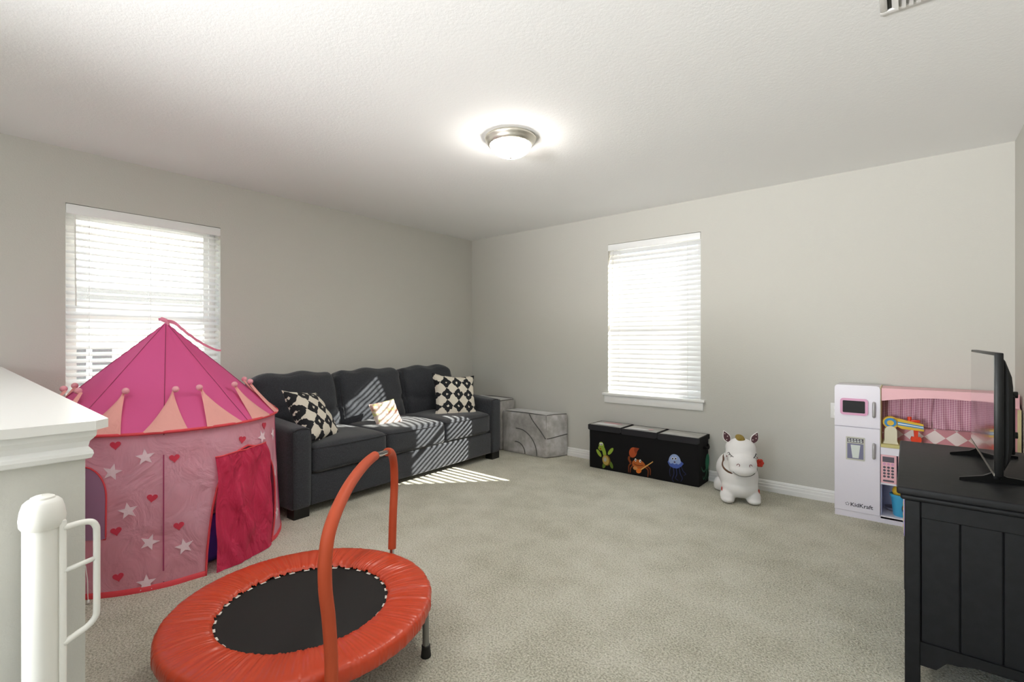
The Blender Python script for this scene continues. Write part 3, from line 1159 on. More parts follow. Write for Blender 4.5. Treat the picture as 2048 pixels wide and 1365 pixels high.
# collar hugging the neck
cpts = []
for i in range(40):
    a = 2 * PI * i / 40
    ctr = Vector((0, -.035, .262 - .045 * math.cos(a + PI / 2) * 0))
    d = Vector((math.cos(a), math.sin(a), 0))
    zc = .262 + .045 * math.sin(a)
    o3 = Vector((0, -.01, zc))
    hit = bvh.ray_cast(o3 + d * .6, -d)
    q = hit[0] + d * .002 if hit[0] is not None else o3 + d * .12
    q.y = max(q.y, -.118)
    cpts.append(q)
cs = [sum((cpts[(i + k) % 40] for k in range(-2, 3)), Vector()) / 5 for i in range(40)]
build('collar', tube(cs, .0075, 8, closed=True), 'collar', HO, smooth=True)
fl = MB()
fc = Vector((.135, -.045, .300))
for k in range(6):
    a = 2 * PI * k / 6
    v, f = lathe([(math.sin(PI * i / 8), -math.cos(PI * i / 8)) for i in range(9)], 12)
    fl.add((v, f), 0, Matrix.Translation(fc + Vector((.014 * math.cos(a), -.008, .018 * math.sin(a)))) @ Matrix.Diagonal((.014, .010, .014, 1)))
build('collar_flower', fl, 'flower', HO, smooth=True)
for sx in (-1, 1):
    v, f = prism(ell(0, 0, .015, .022), 0, .004, 'x')
    hit = bvh.ray_cast(Vector((sx * .6, -.06, .085)), Vector((-sx, 0, 0)))
    xx = hit[0].x if hit[0] is not None else sx * .13
    build('leg_spot', ([(x * sx + xx - sx * .002, y - .06, z + .085) for x, y, z in v], f), 'flower', HO)

# ------------------------------------------------------------------ play kitchen
PK = thing('play_kitchen', 'pink and white wooden play kitchen with a refrigerator and gingham curtain', 'play kitchen', (-.392, 3.99, 0))
# local: x to the right along the wall, y toward the wall (depth .25), z up
KD, KW = .252, .894
build('fridge_case', box(.004, .250, .016, KD, .0, .893), 'kwhite', PK)
build('toe_kick', box(.002, KW, .004, .016, 0, .041), 'kwhite', PK)
fd = build('freezer_door', (lambda: prism([(.001, .620), (.252, .620)] + [(.252 - .022 + .022 * math.cos(R(a)), .878 + .022 * math.sin(R(a))) for a in range(0, 91, 15)] + [(.023 + .022 * math.cos(R(a)), .878 + .022 * math.sin(R(a))) for a in range(90, 181, 15)], -.002, .014, 'y'))(), 'kwhite', PK)
rd = build('refrigerator_door', bbox(.001, .252, -.002, .014, .042, .615, .002, 1), 'kwhite', PK)
build('chalkboard', prism(rrect(.046, .176, .711, .797, .006), -.009, -.004, 'y'), 'chalk', fd)
fr_o, fr_i = rrect(.034, .188, .698, .810, .018), rrect(.048, .172, .713, .795, .006)
n = len(fr_o)
v = [(x, -.012, z) for x, z in fr_o] + [(x, -.012, z) for x, z in fr_i] + [(x, -.002, z) for x, z in fr_o] + [(x, -.002, z) for x, z in fr_i]
f = []
for i in range(n):
    j = (i + 1) % n
    f += [(i, j, n + j, n + i), (i, 2 * n + i, 2 * n + j, j), (n + i, n + j, 3 * n + j, 3 * n + i)]
build('chalkboard_frame', (v, f), 'kpinkdk', fd)
for par, za, zb in ((fd, .690, .795), (rd, .415, .520)):
    pts = spline([(.219, -.004, za + .006), (.219, -.020, za + .012), (.219, -.024, (za + zb) / 2), (.219, -.020, zb - .012), (.219, -.004, zb - .006)], 5)
    build('handle', tube(pts, .0085, 8), 'silver', par, smooth=True)
build('dispenser_frame', prism(rrect(.066, .171, .392, .549, .004), -.0055, -.002, 'y'), 'disp', rd)
build('dispenser_recess', box(.074, .163, -.0075, -.0055, .402, .505), 'dispdk', rd)
build('dispenser_panel', box(.074, .163, -.0075, -.0055, .512, .540), 'print_dk', rd)
mbp = MB()
for i in range(5):
    mbp.add(box(.079 + i * .0165, .091 + i * .0165, -.0085, -.0075, .516, .524))
    mbp.add(box(.079 + i * .0165, .088 + i * .0165, -.0085, -.0075, .529, .536))
build('dispenser_buttons', mbp, 'cup', rd)['kind'] = 'stuff'
build('dispenser_cup', prism([(.093, .496), (.146, .496), (.137, .408), (.103, .408)], -.0095, -.0075, 'y'), 'cup', rd)


def text(name, body, size, m, parent, loc, rot, ext=.0004):
    cu = bpy.data.curves.new(name, 'FONT')
    cu.body = body
    cu.size = size
    cu.extrude = ext
    cu.offset = size * .012
    to = bpy.data.objects.new(name, cu)
    COL.objects.link(to)
    dg_ = bpy.context.evaluated_depsgraph_get()
    dg_.update()
    me = bpy.data.meshes.new_from_object(to.evaluated_get(dg_))
    bpy.data.objects.remove(to)
    me.materials.clear()
    me.materials.append(M[m])
    return link(name, me, parent, loc, rot)


text('lettering', 'KidKraft', .036, 'letter', rd, (.090, -.0028, .077), (R(90), 0, 0))
lg = MB()
for k in range(5):
    a = R(90 + 72 * k)
    lg.add(prism(ell(.074 + .009 * math.cos(a), .089 + .009 * math.sin(a), .0036, .0022, math.degrees(a) + 90, 8), -.0033, -.002, 'y'))
build('star_emblem', lg, 'letter', rd)
# open unit right of the fridge
x0 = .254
build('lower_case', (lambda b: b)(MB().add(box(x0, KW, KD - .010, KD, .04, .49)).add(box(x0, x0 + .006, .016, KD - .01, .04, .49)).add(box(KW - .012, KW, .016, KD - .01, .04, .49))), 'klav', PK)
build('lower_shelf', box(x0, KW, .004, KD, .030, .050), 'kwhite', PK)
build('oven_shelf', box(x0, KW, .004, KD, .255, .266), 'kwhite', PK)
build('counter_edge', box(x0, KW, .002, .016, .452, .500), 'kwhite', PK)
build('counter_top', bbox(x0, KW, -.004, KD, .500, .522, .003, 1), 'counter', PK)
mw = build('microwave_panel', bbox(x0 + .001, x0 + .083, .004, .014, .266, .452, .002, 1), 'kpink', PK)
build('microwave_display', box(x0 + .010, x0 + .070, .002, .0045, .405, .440), 'print_dk', mw)
for r_ in range(5):
    for c_ in range(3):
        build('button', prism(ell(x0 + .020 + c_ * .021, .390 - r_ * .020 if r_ else .392, .0078, .0075 if r_ else .009, 0, 12), .0022, .0045, 'y'), 'print_dk' if r_ else 'kpinkdk', mw)
build('start_button', prism(rrect(x0 + .012, x0 + .070, .276, .288, .005), .0022, .0045, 'y'), 'print_dk', mw)
build('oven_door', bbox(x0 + .090, KW - .012, .004, .014, .272, .45, .002, 1), 'kpink', PK)
# upper part
build('side_panel', prism([(0, .50), (KD, .50), (KD, .838), (.10, .838), (0, .80)], KW - .012, KW, 'x'), 'kpink', PK)
build('panel_edge', box(KW - .014, KW + .002, -.004, .001, .500, .802), 'kcream', PK)
build('fridge_side', box(.250, .256, .014, KD, .50, .893), 'kcream', PK)
hood = [(x0 + .004, .888), (KW - .002, .888)] + [(KW - .002 - (KW - x0 - .006) * t, .804 + .036 * math.sin(PI * t)) for t in [i / 20 for i in range(21)]]
build('hood_arch', prism(hood, .020, .034, 'y'), 'kpink', PK)
build('hood_top', box(x0 + .004, KW - .012, .034, KD, .876, .888), 'kpink', PK)
build('backsplash', box(x0, KW - .012, KD - .03, KD - .018, .522, .620), 'harlequin', PK)
build('back_board', box(x0, KW - .012, KD - .012, KD, .62, .876), 'kpink', PK)
def curt(xa, xb, tie):
    def g(u, v):
        z = .860 - .235 * v
        x = xa + (xb - xa) * u
        # gathers pulled toward the tie side with depth
        k = v ** 1.5
        x = x + (tie - x) * .05 * k
        y = KD - .045 + .013 * math.sin(u * 31 + .8 * math.sin(v * 3)) * (.5 + .5 * v) + .006 * math.sin(u * 11 + v * 4)
        return (x, y, z)
    return grid(60, 14, g)
xm = (x0 + KW) / 2 - .05
build('curtain', curt(x0 + .004, xm, x0 + .02), 'gingham', PK, smooth=True)
build('curtain', curt(xm - .02, KW - .016, KW - .03), 'gingham', PK, smooth=True)

# toys on the kitchen
MX = thing('toy_mixer', 'yellow and blue toy stand mixer with a red beater on the play kitchen', 'toy mixer', (-.088, 4.045, .5225), R(6))
st = [(-.040, 0), (.040, 0), (.033, .02), (.032, .085)] + [(.032 * math.cos(R(a)), .085 + .032 * math.sin(R(a))) for a in range(0, 181, 18)] + [(-.033, .02)]
build('stand', prism(st, -.022, .022, 'y'), 'mixcream', MX)
build('pivot_disc', prism(ell(0, .140, .042, .040), -.018, .018, 'y'), 'mixyellow', MX)
build('pivot_ring', prism(ell(-.002, .140, .032, .030), -.021, -.017, 'y'), 'mixblue', MX)
build('pivot_cap', prism(ell(-.002, .138, .018, .017), -.023, -.020, 'y'), 'mixyellow', MX)
head = build('mixer_head', prism([(.010, .172), (.045, .168), (.165, .142), (.168, .098), (.055, .104), (.03, .12)], -.018, .018, 'y'), 'mixyellow', MX)
build('blue_stripe', prism([(.036, .149), (.165, .130), (.166, .112), (.036, .127)], -.020, -.017, 'y'), 'mixblue', head)
build('white_stripe', prism([(.036, .141), (.165, .124), (.166, .119), (.036, .134)], -.0212, -.019, 'y'), 'mixwhite', head)
build('speed_knob', MB().add(xf(lathe([(.001, 0), (.011, 0), (.011, .034), (.001, .036)], 16), Matrix.Translation((.098, 0, .150)))).add(bbox(.095, .150, -.008, .008, .150, .166, .003)), 'mixred', MX, smooth=True, angle=40)
bt = [(.118, .104), (.142, .104), (.139, .056), (.152, .058), (.158, .040), (.150, .014), (.130, .0), (.110, .014), (.102, .040), (.108, .058), (.121, .056)]
build('beater', prism([(a, max(b, .002)) for a, b in bt], -.008, .008, 'y'), 'mixred', MX)

PL = thing('toy_pail', 'light blue toy pail on the bottom shelf of the play kitchen', 'toy pail', (-.035, 4.060, .0505))
build('pail_body', lathe([(.001, .0), (.036, 0), (.040, .006), (.052, .125), (.058, .126), (.058, .142), (.050, .142), (.048, .125), (.036, .01), (.001, .008)], 28), 'pail', PL, smooth=True, angle=50)
build('pail_badge', xf(prism(ell(0, .06, .010, .028), -.050, -.044, 'y'), Matrix.Rotation(R(20), 4, 'Z')), 'letter', PL)
lm = tag(build('toy_lemon', xf(lathe([(math.sin(PI * i / 10) * .034, -math.cos(PI * i / 10) * .040) for i in range(11)], 18), Matrix.Identity(4)), 'mixyellow', smooth=True, loc=(-.045, 4.055, .215), rot=(.3, .5, 0)), 'yellow plastic toy fruit resting in the blue pail', 'toy fruit')
gt = thing('toy_pan', 'small grey toy pan lying behind the blue pail', 'toy pan', (-.075, 4.17, .0512), R(0))
build('bowl', lathe([(.001, .0), (.036, .0), (.046, .022), (.049, .022), (.038, -.0), (.001, .004)], 24), 'toygrey', gt, smooth=True)
build('handle', tube([(.045, 0, .02), (.07, 0, .026), (.10, 0, .026)], .006, 8), 'toygrey', gt, smooth=True)

# wall plate half hidden by the fridge
ol = thing('wall_outlet', 'white outlet plate on the wall beside the play kitchen', 'outlet', (-.408, YB, .685))
build('plate', bbox(-.035, .035, -.006, 0, -.057, .057, .003), 'vent', ol, smooth=True, angle=40)
for dz in (-.022, .022):
    build('socket', prism(rrect(-.014, .014, dz - .013, dz + .013, .006), -.0075, -.005, 'y'), 'trim', ol)

# ------------------------------------------------------------------ tv console
TC = thing('tv_console', 'black wooden media console with planked ends under the television', 'console', (-.03, 2.14, 0))
# local: x toward the right wall (0..0.52), y away from the viewer (0..1.0), z up; front faces -x
CX, CY, CZ = .520, 1.0, .695
build('top', bbox(0, CX, 0, CY, CZ - .026, CZ, .006, 3), 'console', TC, smooth=True, angle=40)
build('top_moulding', bbox(.010, CX - .004, .010, CY - .010, CZ - .046, CZ - .026, .008, 3), 'console', TC, smooth=True, angle=40)
for x in (.022, CX - .052):
    for y in (.022, CY - .067):
        v = [(x, y, .0), (x + .035, y, 0), (x + .035, y + .045, 0), (x, y + .045, 0)]
        build('leg', bbox(x, x + .042, y, y + .045, 0, CZ - .046, .003, 1), 'console', TC)
for yy, nm in ((.026, 'end'), (CY - .062, 'end')):
    xa, xb = .064, CX - .052
    build('top_rail', bbox(xa, xb, yy, yy + .026, CZ - .104, CZ - .046, .003, 1), 'console', TC)
    # scalloped bottom apron
    ap = [(xa, .165), (xb, .165), (xb, .085)]
    ap += [(xb - (xb - xa) * t, .085 + .052 * (math.sin(PI * min(1, max(0, (t - .12) / .76))) ** .5) + (.010 * math.sin(PI * (t - .12) / .1) if .12 < t < .22 else 0) + (.010 * math.sin(PI * (t - .78) / .1) if .78 < t < .88 else 0)) for t in [i / 30 for i in range(31)]]
    ap += [(xa, .085)]
    build('apron', prism(ap, yy, yy + .026, 'y'), 'console', TC)
    build('panel_back', box(xa, xb, yy + .018, yy + .024, .163, CZ - .102), 'consolein', TC)
    n = 4
    pw = (xb - xa) / n
    for i in range(n):
        build('plank', bbox(xa + i * pw + .0015, xa + (i + 1) * pw - .0015, yy + .008, yy + .020, .163, CZ - .102, .003, 2), 'console', TC)
build('bottom_board', box(.03, CX - .03, .05, CY - .05, .12, .14), 'console', TC)
build('shelf', box(.05, CX - .03, .05, CY - .05, .40, .415), 'console', TC)
build('back_board', box(CX - .04, CX - .03, .05, CY - .05, .12, CZ - .046), 'console', TC)
build('divider', box(.04, CX - .04, .49, .51, .14, CZ - .046), 'console', TC)
build('front_rail', box(.024, .044, .067, CY - .067, .085, .125), 'console', TC)
build('cabinet_door', bbox(.018, .036, .52, CY - .07, .13, CZ - .05, .004, 2), 'console', TC)


def book(label, cat, y0, y1, z0, z1, xa, m, spine=None, lean=0, nm='game_case'):
    o = thing(nm, label, cat, (-.03 + xa, 2.14 + y0, z0), 0, 'cases in the media console')
    w, hh = y1 - y0, z1 - z0
    T = Matrix.Rotation(lean, 4, 'X')
    build('cover', xf(bbox(0, .19, 0, w, 0, hh, .0015, 1), T), m, o)
    if spine:
        build('spine_label', xf(box(-.0012, 0, .002, w - .002, hh * .06, hh * .94), T), spine, o)
    return o


cream = mat('case_cream', '#D9CDA6', .5)
violet = mat('case_violet', '#8A79B5', .5)
bluec = mat('case_blue', '#54627F', .5)
rainbow = mat('case_rainbow', '#E9D54B', .5, extra=stripe_extra)
book('cream boxed game with a rainbow spine in the media console', 'game', .40, .448, .416, .600, .016, cream, rainbow)
book('violet game case beside the rainbow spined box', 'game', .352, .392, .416, .585, .018, violet, cream)
book('blue grey case near the console post', 'game', .295, .335, .416, .62, .022, bluec, cream)

# ------------------------------------------------------------------ television
TV = thing('television', 'flat screen television on splayed feet turned edge on', 'television', (.23, 2.32, CZ))
TW, TZ0, TZ1 = .79, .040, .464
build('bezel', bbox(0, .022, 0, TW, TZ0, TZ1, .003, 2), 'tvblack', TV, smooth=True, angle=40)
build('screen', box(-.0012, .002, .010, TW - .010, TZ0 + .014, TZ1 - .009), 'screen', TV)
build('bottom_trim', box(-.0022, 0, .004, TW - .004, TZ0 + .001, TZ0 + .009), 'tvtrim', TV)
bk = [(.0, .02), (.0, TZ1 - TZ0 - .015), (.02, TZ1 - TZ0 - .03), (.047, TZ1 - TZ0 - .085), (.052, TZ1 - TZ0 - .12), (.052, .10), (.040, .05), (.02, .02)]
n = len(bk)
v = [(.021 + a * .58, y, TZ0 + b) for y in (.03, .06, TW - .06, TW - .03) for a, b in bk]
v = [((x - .021) * (.55 if k // n in (0, 3) else 1) + .021, y, z) for k, (x, y, z) in enumerate(v)]
f = [(j * n + i, j * n + (i + 1) % n, (j + 1) * n + (i + 1) % n, (j + 1) * n + i) for j in range(3) for i in range(n)] + [tuple(range(n))[::-1], tuple(range(3 * n, 4 * n))]
build('back_shell', (v, f), 'tvback', TV)
build('rear_housing', bbox(.048, .064, .12, TW - .12, TZ0 + .06, TZ0 + .27, .005, 2), 'tvback', TV, smooth=True, angle=40)
for zz in (.115, .265):
    for y in (.24, TW - .24):
        build('mount_stud', xf(lathe([(.001, 0), (.008, 0), (.008, .010), (.012, .011), (.012, .022), (.001, .023)], 14), Matrix.Translation((.062, y, TZ0 + zz)) @ Matrix.Rotation(R(90), 4, 'Y')), 'rubber', TV, smooth=True, angle=40)
for y in (.10, TW - .18):
    v, f = [], []
    ft = MB()
    prof_ = [(-.085, .0, .006, -.035), (-.02, .012, .016, -.01), (.012, .030, .020, 0), (.04, .012, .016, .01), (.135, 0, .006, .035)]
    for k, (x, zt, w, dy) in enumerate(prof_):
        v += [(x, y - w / 2 + dy, zt if 0 < k < 4 and False else 0), (x, y + w / 2 + dy, 0), (x, y + w / 2 + dy, zt + .010), (x, y - w / 2 + dy, zt + .010)]
    for k in range(4):
        for i in range(4):
            f.append((k * 4 + i, k * 4 + (i + 1) % 4, k * 4 + 4 + (i + 1) % 4, k * 4 + 4 + i))
    f += [(3, 2, 1, 0), (16, 17, 18, 19)]
    build('foot', (v, f), 'tvblack', TV, smooth=True, angle=30)
    build('foot_neck', bbox(.004, .024, y - .014, y + .014, .012, TZ0 + .03, .004, 2), 'tvblack', TV, smooth=True, angle=40)

# ------------------------------------------------------------------ trampoline
TP = thing('mini_trampoline', 'orange padded mini trampoline with a black mat and foam handlebar', 'trampoline', (-1.741, .896, 0))
rnd = random.Random(3)
ph = [(rnd.randint(9, 26), rnd.random() * 6.28, rnd.random()) for _ in range(5)] + [(rnd.randint(40, 95), rnd.random() * 6.28, .7 * rnd.random()) for _ in range(7)] + [(rnd.randint(110, 210), rnd.random() * 6.28, .45 * rnd.random() + .2) for _ in range(7)]
pprof = [(.296, .214), (.300, .221), (.310, .226), (.330, .230), (.355, .232), (.385, .233), (.420, .232), (.448, .2305), (.459, .226), (.4635, .217), (.4645, .200), (.462, .182), (.456, .175)]
def padfn(u, v):
    r, z = pprof[round(v * (len(pprof) - 1))]
    a = 2 * PI * u
    g = sum(w * math.sin(k * a + p + 5 * (r - .38) * math.sin(a * 3 + p)) for k, p, w in ph) / 3.2
    inner = max(0, 1 - (r - .296) / .15)
    outer = max(0, (r - .43) / .03)
    amp = .35 + 1.3 * max(0, noise.noise(Vector((math.cos(a) * 2.3, math.sin(a) * 2.3, 4)))) + .5
    g *= amp
    z2 = z + .0040 * g * (.25 + 1.0 * inner) * (0 if r > .45 else 1)
    r2 = r + .0018 * g * outer + .003 * g * max(0, 1 - (r - .296) / .02)
    return (r2 * math.cos(a), r2 * math.sin(a), z2)
build('pad_cover', grid(900, len(pprof), padfn, cu=True), 'pad', TP, smooth=True)
mt = [(0.001, .200)] + [(.30 * i / 10, .200 + .008 * (i / 10) ** 2) for i in range(1, 11)] + [(.318, .209), (.318, .205), (.001, .196)]
build('jumping_mat', lathe(mt, 96), 'tmat', TP, smooth=True, angle=50)
build('frame_ring', tube([(.445 * math.cos(2 * PI * i / 72), .445 * math.sin(2 * PI * i / 72), .197) for i in range(72)], .011, 10, closed=True), 'steel', TP, smooth=True)
strap0 = None
for k in range(32):
    a = 2 * PI * (k + .5) / 32
    if strap0 is None:
        strap0 = build('strap', bbox(.288, .325, -.011, .011, .2095, .2110, .0006, 1), 'strap', TP)
        s_ = strap0
    else:
        s_ = copy_to(strap0, TP)
    s_.rotation_euler = (0, 0, a)
for k in range(6):
    a = R(43 + 60 * k)
    c, s = math.cos(a), math.sin(a)
    leg = build('leg', tube([(.445 * c, .445 * s, .19), (.447 * c, .447 * s, .012)], .0125, 14), 'steel', TP, smooth=True, angle=60)
    build('rubber_foot', xf(lathe([(.0, 0), (.019, 0), (.0195, .006), (.0165, .03), (.0165, .042), (.0125, .044)], 18), Matrix.Translation((.447 * c, .447 * s, 0))), 'rubber', leg, smooth=True, angle=50)
# handlebar: rises from the legs at 103 and -17 degrees, in a vertical plane
Fp = Vector((.47 * math.cos(R(103)), .47 * math.sin(R(103)), 0))
Np = Vector((.47 * math.cos(R(-17)), .47 * math.sin(R(-17)), 0))
e = (Np - Fp).normalized()
hp = [(-.02, .10), (-.045, .20), (-.073, .37), (-.108, .50), (-.090, .612), (-.005, .684), (.20, .724), (.30, .742), (.45, .751), (.60, .746), (.72, .730), (.83, .697), (.894, .655), (.918, .594), (.914, .52), (.888, .433), (.866, .32), (.862, .235), (.850, .10)]
hc = spline([Fp + e * a + Vector((0, 0, b)) for a, b in hp], 8)
build('handle_tube', tube(hc, .0105, 12), 'chrome', TP, smooth=True)
nn = len(hc)
build('foam_grip', tube(hc[9:44], .0185, 16), 'foam', TP, smooth=True, angle=60)
build('foam_grip', tube(hc[57:nn - 4], .0185, 16), 'foam', TP, smooth=True, angle=60)

# ------------------------------------------------------------------ safety gate on the half wall
SG = thing('safety_gate', 'white retractable safety gate roll mounted on the half wall end', 'safety gate', (-1.135, .122, 0))
build('rolled_mesh', lathe([(.001, .03), (.0235, .03), (.0235, .884), (.001, .884)], 40), 'gatemesh', SG, smooth=True, angle=40)
rx = [(.001, .938), (.012, .9375), (.018, .935), (.019, .932), (.0235, .931), (.029, .926), (.033, .914), (.035, .900), (.034, .889), (.030, .883), (.020, .882), (.001, .882)]
rx = [(a * .86, b) for a, b in rx]
build('top_knob', lathe(rx, 40), 'gate', SG, smooth=True, angle=35)
build('bottom_cap', lathe([(.001, 0), (.032, 0), (.032, .028), (.028, .034), (.001, .034)], 40), 'gate', SG, smooth=True, angle=40)
build('edge_strip', bbox(.010, .020, .018, .0285, .03, .893, .003, 2), 'gate', SG, smooth=True, angle=40)
loop = [(.016, .024, .879), (.016, .046, .881), (.016, .060, .879), (.016, .0665, .870), (.016, .068, .855), (.016, .068, .790), (.016, .068, .725), (.016, .066, .708), (.016, .056, .696), (.016, .040, .688), (.016, .024, .680)]
ho = build('pull_handle', tube(spline(loop, 5), .0052, 10), 'gate', SG, smooth=True)
build('handle_bar', tube([(.016, .024, .804), (.016, .068, .813)], .0044, 8), 'gate', ho, smooth=True)
br = MB().add(bbox(-.052, -.03, -.02, .02, .80, .86, .003)).add(bbox(-.052, -.03, -.02, .02, .08, .14, .003))
build('wall_bracket', bbox(-.046, -.026, -.022, .022, .06, .88, .004), 'gate', SG)

# ------------------------------------------------------------------ play tent
TX, TY = -3.38, .887
TE = thing('play_tent', 'pink castle play tent with a pointed roof and red door flap', 'play tent', (TX, TY, 0))
RH, RR, ZR, ZA = .610, .573, .757, 1.312
def wr(phi, z, off=0):
    """wall surface of the tent (degrees, height) with creases"""
    r = RH + (RR - RH) * max(0, min(1, z / ZR)) + off
    p = R(phi)
    r += .006 * math.sin(p * 9 + 1.1) * math.sin(PI * min(1, z / ZR)) * 1.0
    r += .0045 * noise.noise(Vector((math.cos(p) * 6, math.sin(p) * 6, z * 5)))
    return (r * math.cos(p), r * math.sin(p), z)
def lerp_tab(tab, z):
    for (z0, a0), (z1, a1) in zip(tab, tab[1:]):
        if z <= z1:
            t = (z - z0) / (z1 - z0)
            return a0 + (a1 - a0) * t
    return tab[-1][1]
ZD = .615
LEFT = [(0, 1), (.11, 1.6), (.23, 2.8), (.34, 4.4), (.43, 6.6), (.52, 10.5), (.575, 15.5), (.60, 19.5), (ZD, 25)]
RIGHT = [(0, 42), (.10, 46), (.20, 48.6), (.30, 49.8), (.36, 49.6), (.45, 46.5), (.53, 41), (.58, 34.5), (.60, 30.5), (ZD, 25)]
zs = [0, .02, .05, .10, .15, .20, .25, .30, .35, .40, .44, .48, .52, .55, .575, .59, .60, .608, ZD, .64, .67, .70, .73, ZR]
NU = 190
v = []
for z in zs:
    l = lerp_tab(LEFT, z) if z < ZD else 25
    r_ = lerp_tab(RIGHT, z) if z < ZD else 25
    for i in range(NU + 1):
        phi = r_ + (360 + l - r_) * i / NU
        v.append(wr(phi, z))
f = [(j * (NU + 1) + i, j * (NU + 1) + i + 1, (j + 1) * (NU + 1) + i + 1, (j + 1) * (NU + 1) + i) for j in range(len(zs) - 1) for i in range(NU)]
tw = build('tent_wall', (v, f), 'tentwall', TE, smooth=True, weld=True)
zz = [z / 40 * ZD for z in range(41)]
dpts = [wr(lerp_tab(LEFT, z), z, .002) for z in zz] + [wr(lerp_tab(RIGHT, z), z, .002) for z in zz[::-1][1:]]
build('door_binding', tube(dpts, .0055, 6), 'piping', TE, smooth=True)
# bottom hem, outside the doorway
hp_ = [wr(42 + (319) * i / 120, .012, .003) for i in range(121)]
hv = []
for i in range(121):
    phi = 42 + 319 * i / 120
    for z, off in ((.0, .004), (.024, .005), (.026, .001)):
        hv.append(wr(phi, z, off))
hf = [(i * 3 + k, i * 3 + 3 + k, i * 3 + 4 + k, i * 3 + 1 + k) for i in range(120) for k in range(2)]
build('bottom_hem', (hv, hf), 'piping', TE, smooth=True)
# roof cone, nine gores with raised seams
def roof(u, v):
    a = 360 * u
    k = abs(((a + 15.5) % 40) / 40 - .5) * 2        # 1 on a seam, 0 mid gore
    r = (RR + .016) * (1 - v)
    r -= .012 * (1 - k ** 2) * math.sin(PI * v) ** .8
    r = max(r, .004)
    z = ZR - .004 + (ZA - ZR) * v + .003 * noise.noise(Vector((math.cos(R(a)) * 5, math.sin(R(a)) * 5, v * 6)))
    return (r * math.cos(R(a)), r * math.sin(R(a)), z)
build('roof', grid(180, 26, roof, cu=True), 'roof', TE, smooth=True)
for k in range(9):
    u = ((-15.5 + 40 * k) % 360) / 360
    pts = []
    for j in range(25):
        x, y, z = roof(u, j / 24 * .985)
        q = math.hypot(x, y)
        pts.append((x * (q + .001) / q, y * (q + .001) / q, z))
    build('roof_seam', tube(pts, .0022, 5), 'seam', TE)
build('roof_binding', tube([((RR + .018) * math.cos(2 * PI * i / 90), (RR + .018) * math.sin(2 * PI * i / 90), ZR - .004) for i in range(90)], .0075, 8, closed=True), 'piping', TE, smooth=True)
for ph_ in (-15.5, -55.5, 64.5, 104.5, 144.5, 184.5, 224.5, 264.5):
    build('pole', tube([wr(ph_, .02, -.004), wr(ph_, .4, -.004), wr(ph_, ZR - .01, -.004)], .005, 6), 'seam', TE)
    build('pole_sleeve', (lambda ph=ph_: grid(2, 12, lambda u, v: wr(ph + (u - .5) * 1.1, .03 + (ZR - .05) * v, .0025)))(), 'seam' if False else 'tentwall', TE)
# dark line of the pole showing through the sleeve
build('pole_line', grid(2, 14, lambda u, v: wr(-15.6 + (u - .5) * .55, .08 + .56 * v, .004)), 'seam', TE)
# crown points around the eaves
per = 360 / 14
rr = random.Random(11)
for k in range(14):
    a0 = -23.4 + per * k
    wd = 17.2
    lean = rr.uniform(-.35, .35) + (.45 if k in (0,) else 0) - (.5 if k in (1, 2) else 0)
    hgt = .38
    def cpf(u, v, a0=a0, lean=lean):
        half = wd / 2 * (1 - v) ** 1.08 + .35
        a = a0 + wd / 2 + (u - .5) * 2 * half + lean * wd * .55 * v
        x, y, z = roof((a % 360) / 360, hgt * v * .82)
        q = math.hypot(x, y)
        off = .006 + .012 * math.sin(PI * min(1, u)) * v + .02 * v ** 2 + .006 * math.sin(u * 6 + k * 2) * (1 - v)
        return (x * (q + off) / q, y * (q + off) / q, z + off * .5)
    cp_ = build('crown_point', grid(9, 12, cpf), 'crown', TE, smooth=True)
    x, y, z = cpf(.5, 1.0)
    s_ = 1 if lean > 0 else -1
    t = Vector((-math.sin(R(a0 + 8)), math.cos(R(a0 + 8)), 0)) * .012 * s_
    build('pompom', xf(lathe([(math.sin(PI * i / 10) * .0165, -math.cos(PI * i / 10) * .0165) for i in range(11)], 16), Matrix.Translation((x + t.x, y + t.y, z + .004))), 'pompom', cp_, smooth=True)
# printed hearts and stars
def onwall(shape, phi, z, size, rot, off):
    rad = RH + (RR - RH) * z / ZR
    c, s = math.cos(R(rot)), math.sin(R(rot))
    out = []
    for a, b in shape:
        a, b = a * size, b * size
        out.append(wr(phi + math.degrees((a * c - b * s) / rad), z + a * s + b * c, off))
    return out
HS = [(16 * math.sin(t) ** 3 / 17, (13 * math.cos(t) - 5 * math.cos(2 * t) - 2 * math.cos(3 * t) - math.cos(4 * t)) / 17) for t in [2 * PI * i / 22 for i in range(22)]]
SS = [((1 if i % 2 == 0 else .42) * math.sin(PI * i / 5), (1 if i % 2 == 0 else .42) * math.cos(PI * i / 5)) for i in range(10)]
def decal(name, shape, phi, z, size, rot, m):
    outer = onwall(shape, phi, z, size, rot, .0045)
    inner = onwall(shape, phi, z, size, rot, .0020)
    ctr = onwall([(0, 0)], phi, z, 1, 0, .0045)
    n = len(outer)
    v = outer + inner + ctr
    f = [(i, (i + 1) % n, 2 * n) for i in range(n)] + [(i, n + i, n + (i + 1) % n, (i + 1) % n) for i in range(n)]
    return build(name, (v, f), m, TE)
for phi, z in ((-34.3, .705), (-20, .438), (-33.2, .303), (-32, .090), (-11.3, .618), (-9.7, .282), (40.2, .700), (21.7, .655), (-50, .18), (-58, .66)):
    decal('heart', HS, phi, z, .0235, rr.uniform(-10, 10), 'heart')
for phi, z, rt in ((-22.7, .639, 5), (-35.2, .580, -12), (-28.9, .392, 8), (-20.9, .228, -20), (-21.9, .040, 0), (-7.6, .176, 10), (52.2, .628, 12), (52.5, .388, -8), (37, .640, 20), (52, .14, 5)):
    decal('star', SS, phi, z, .040, rt, 'star')
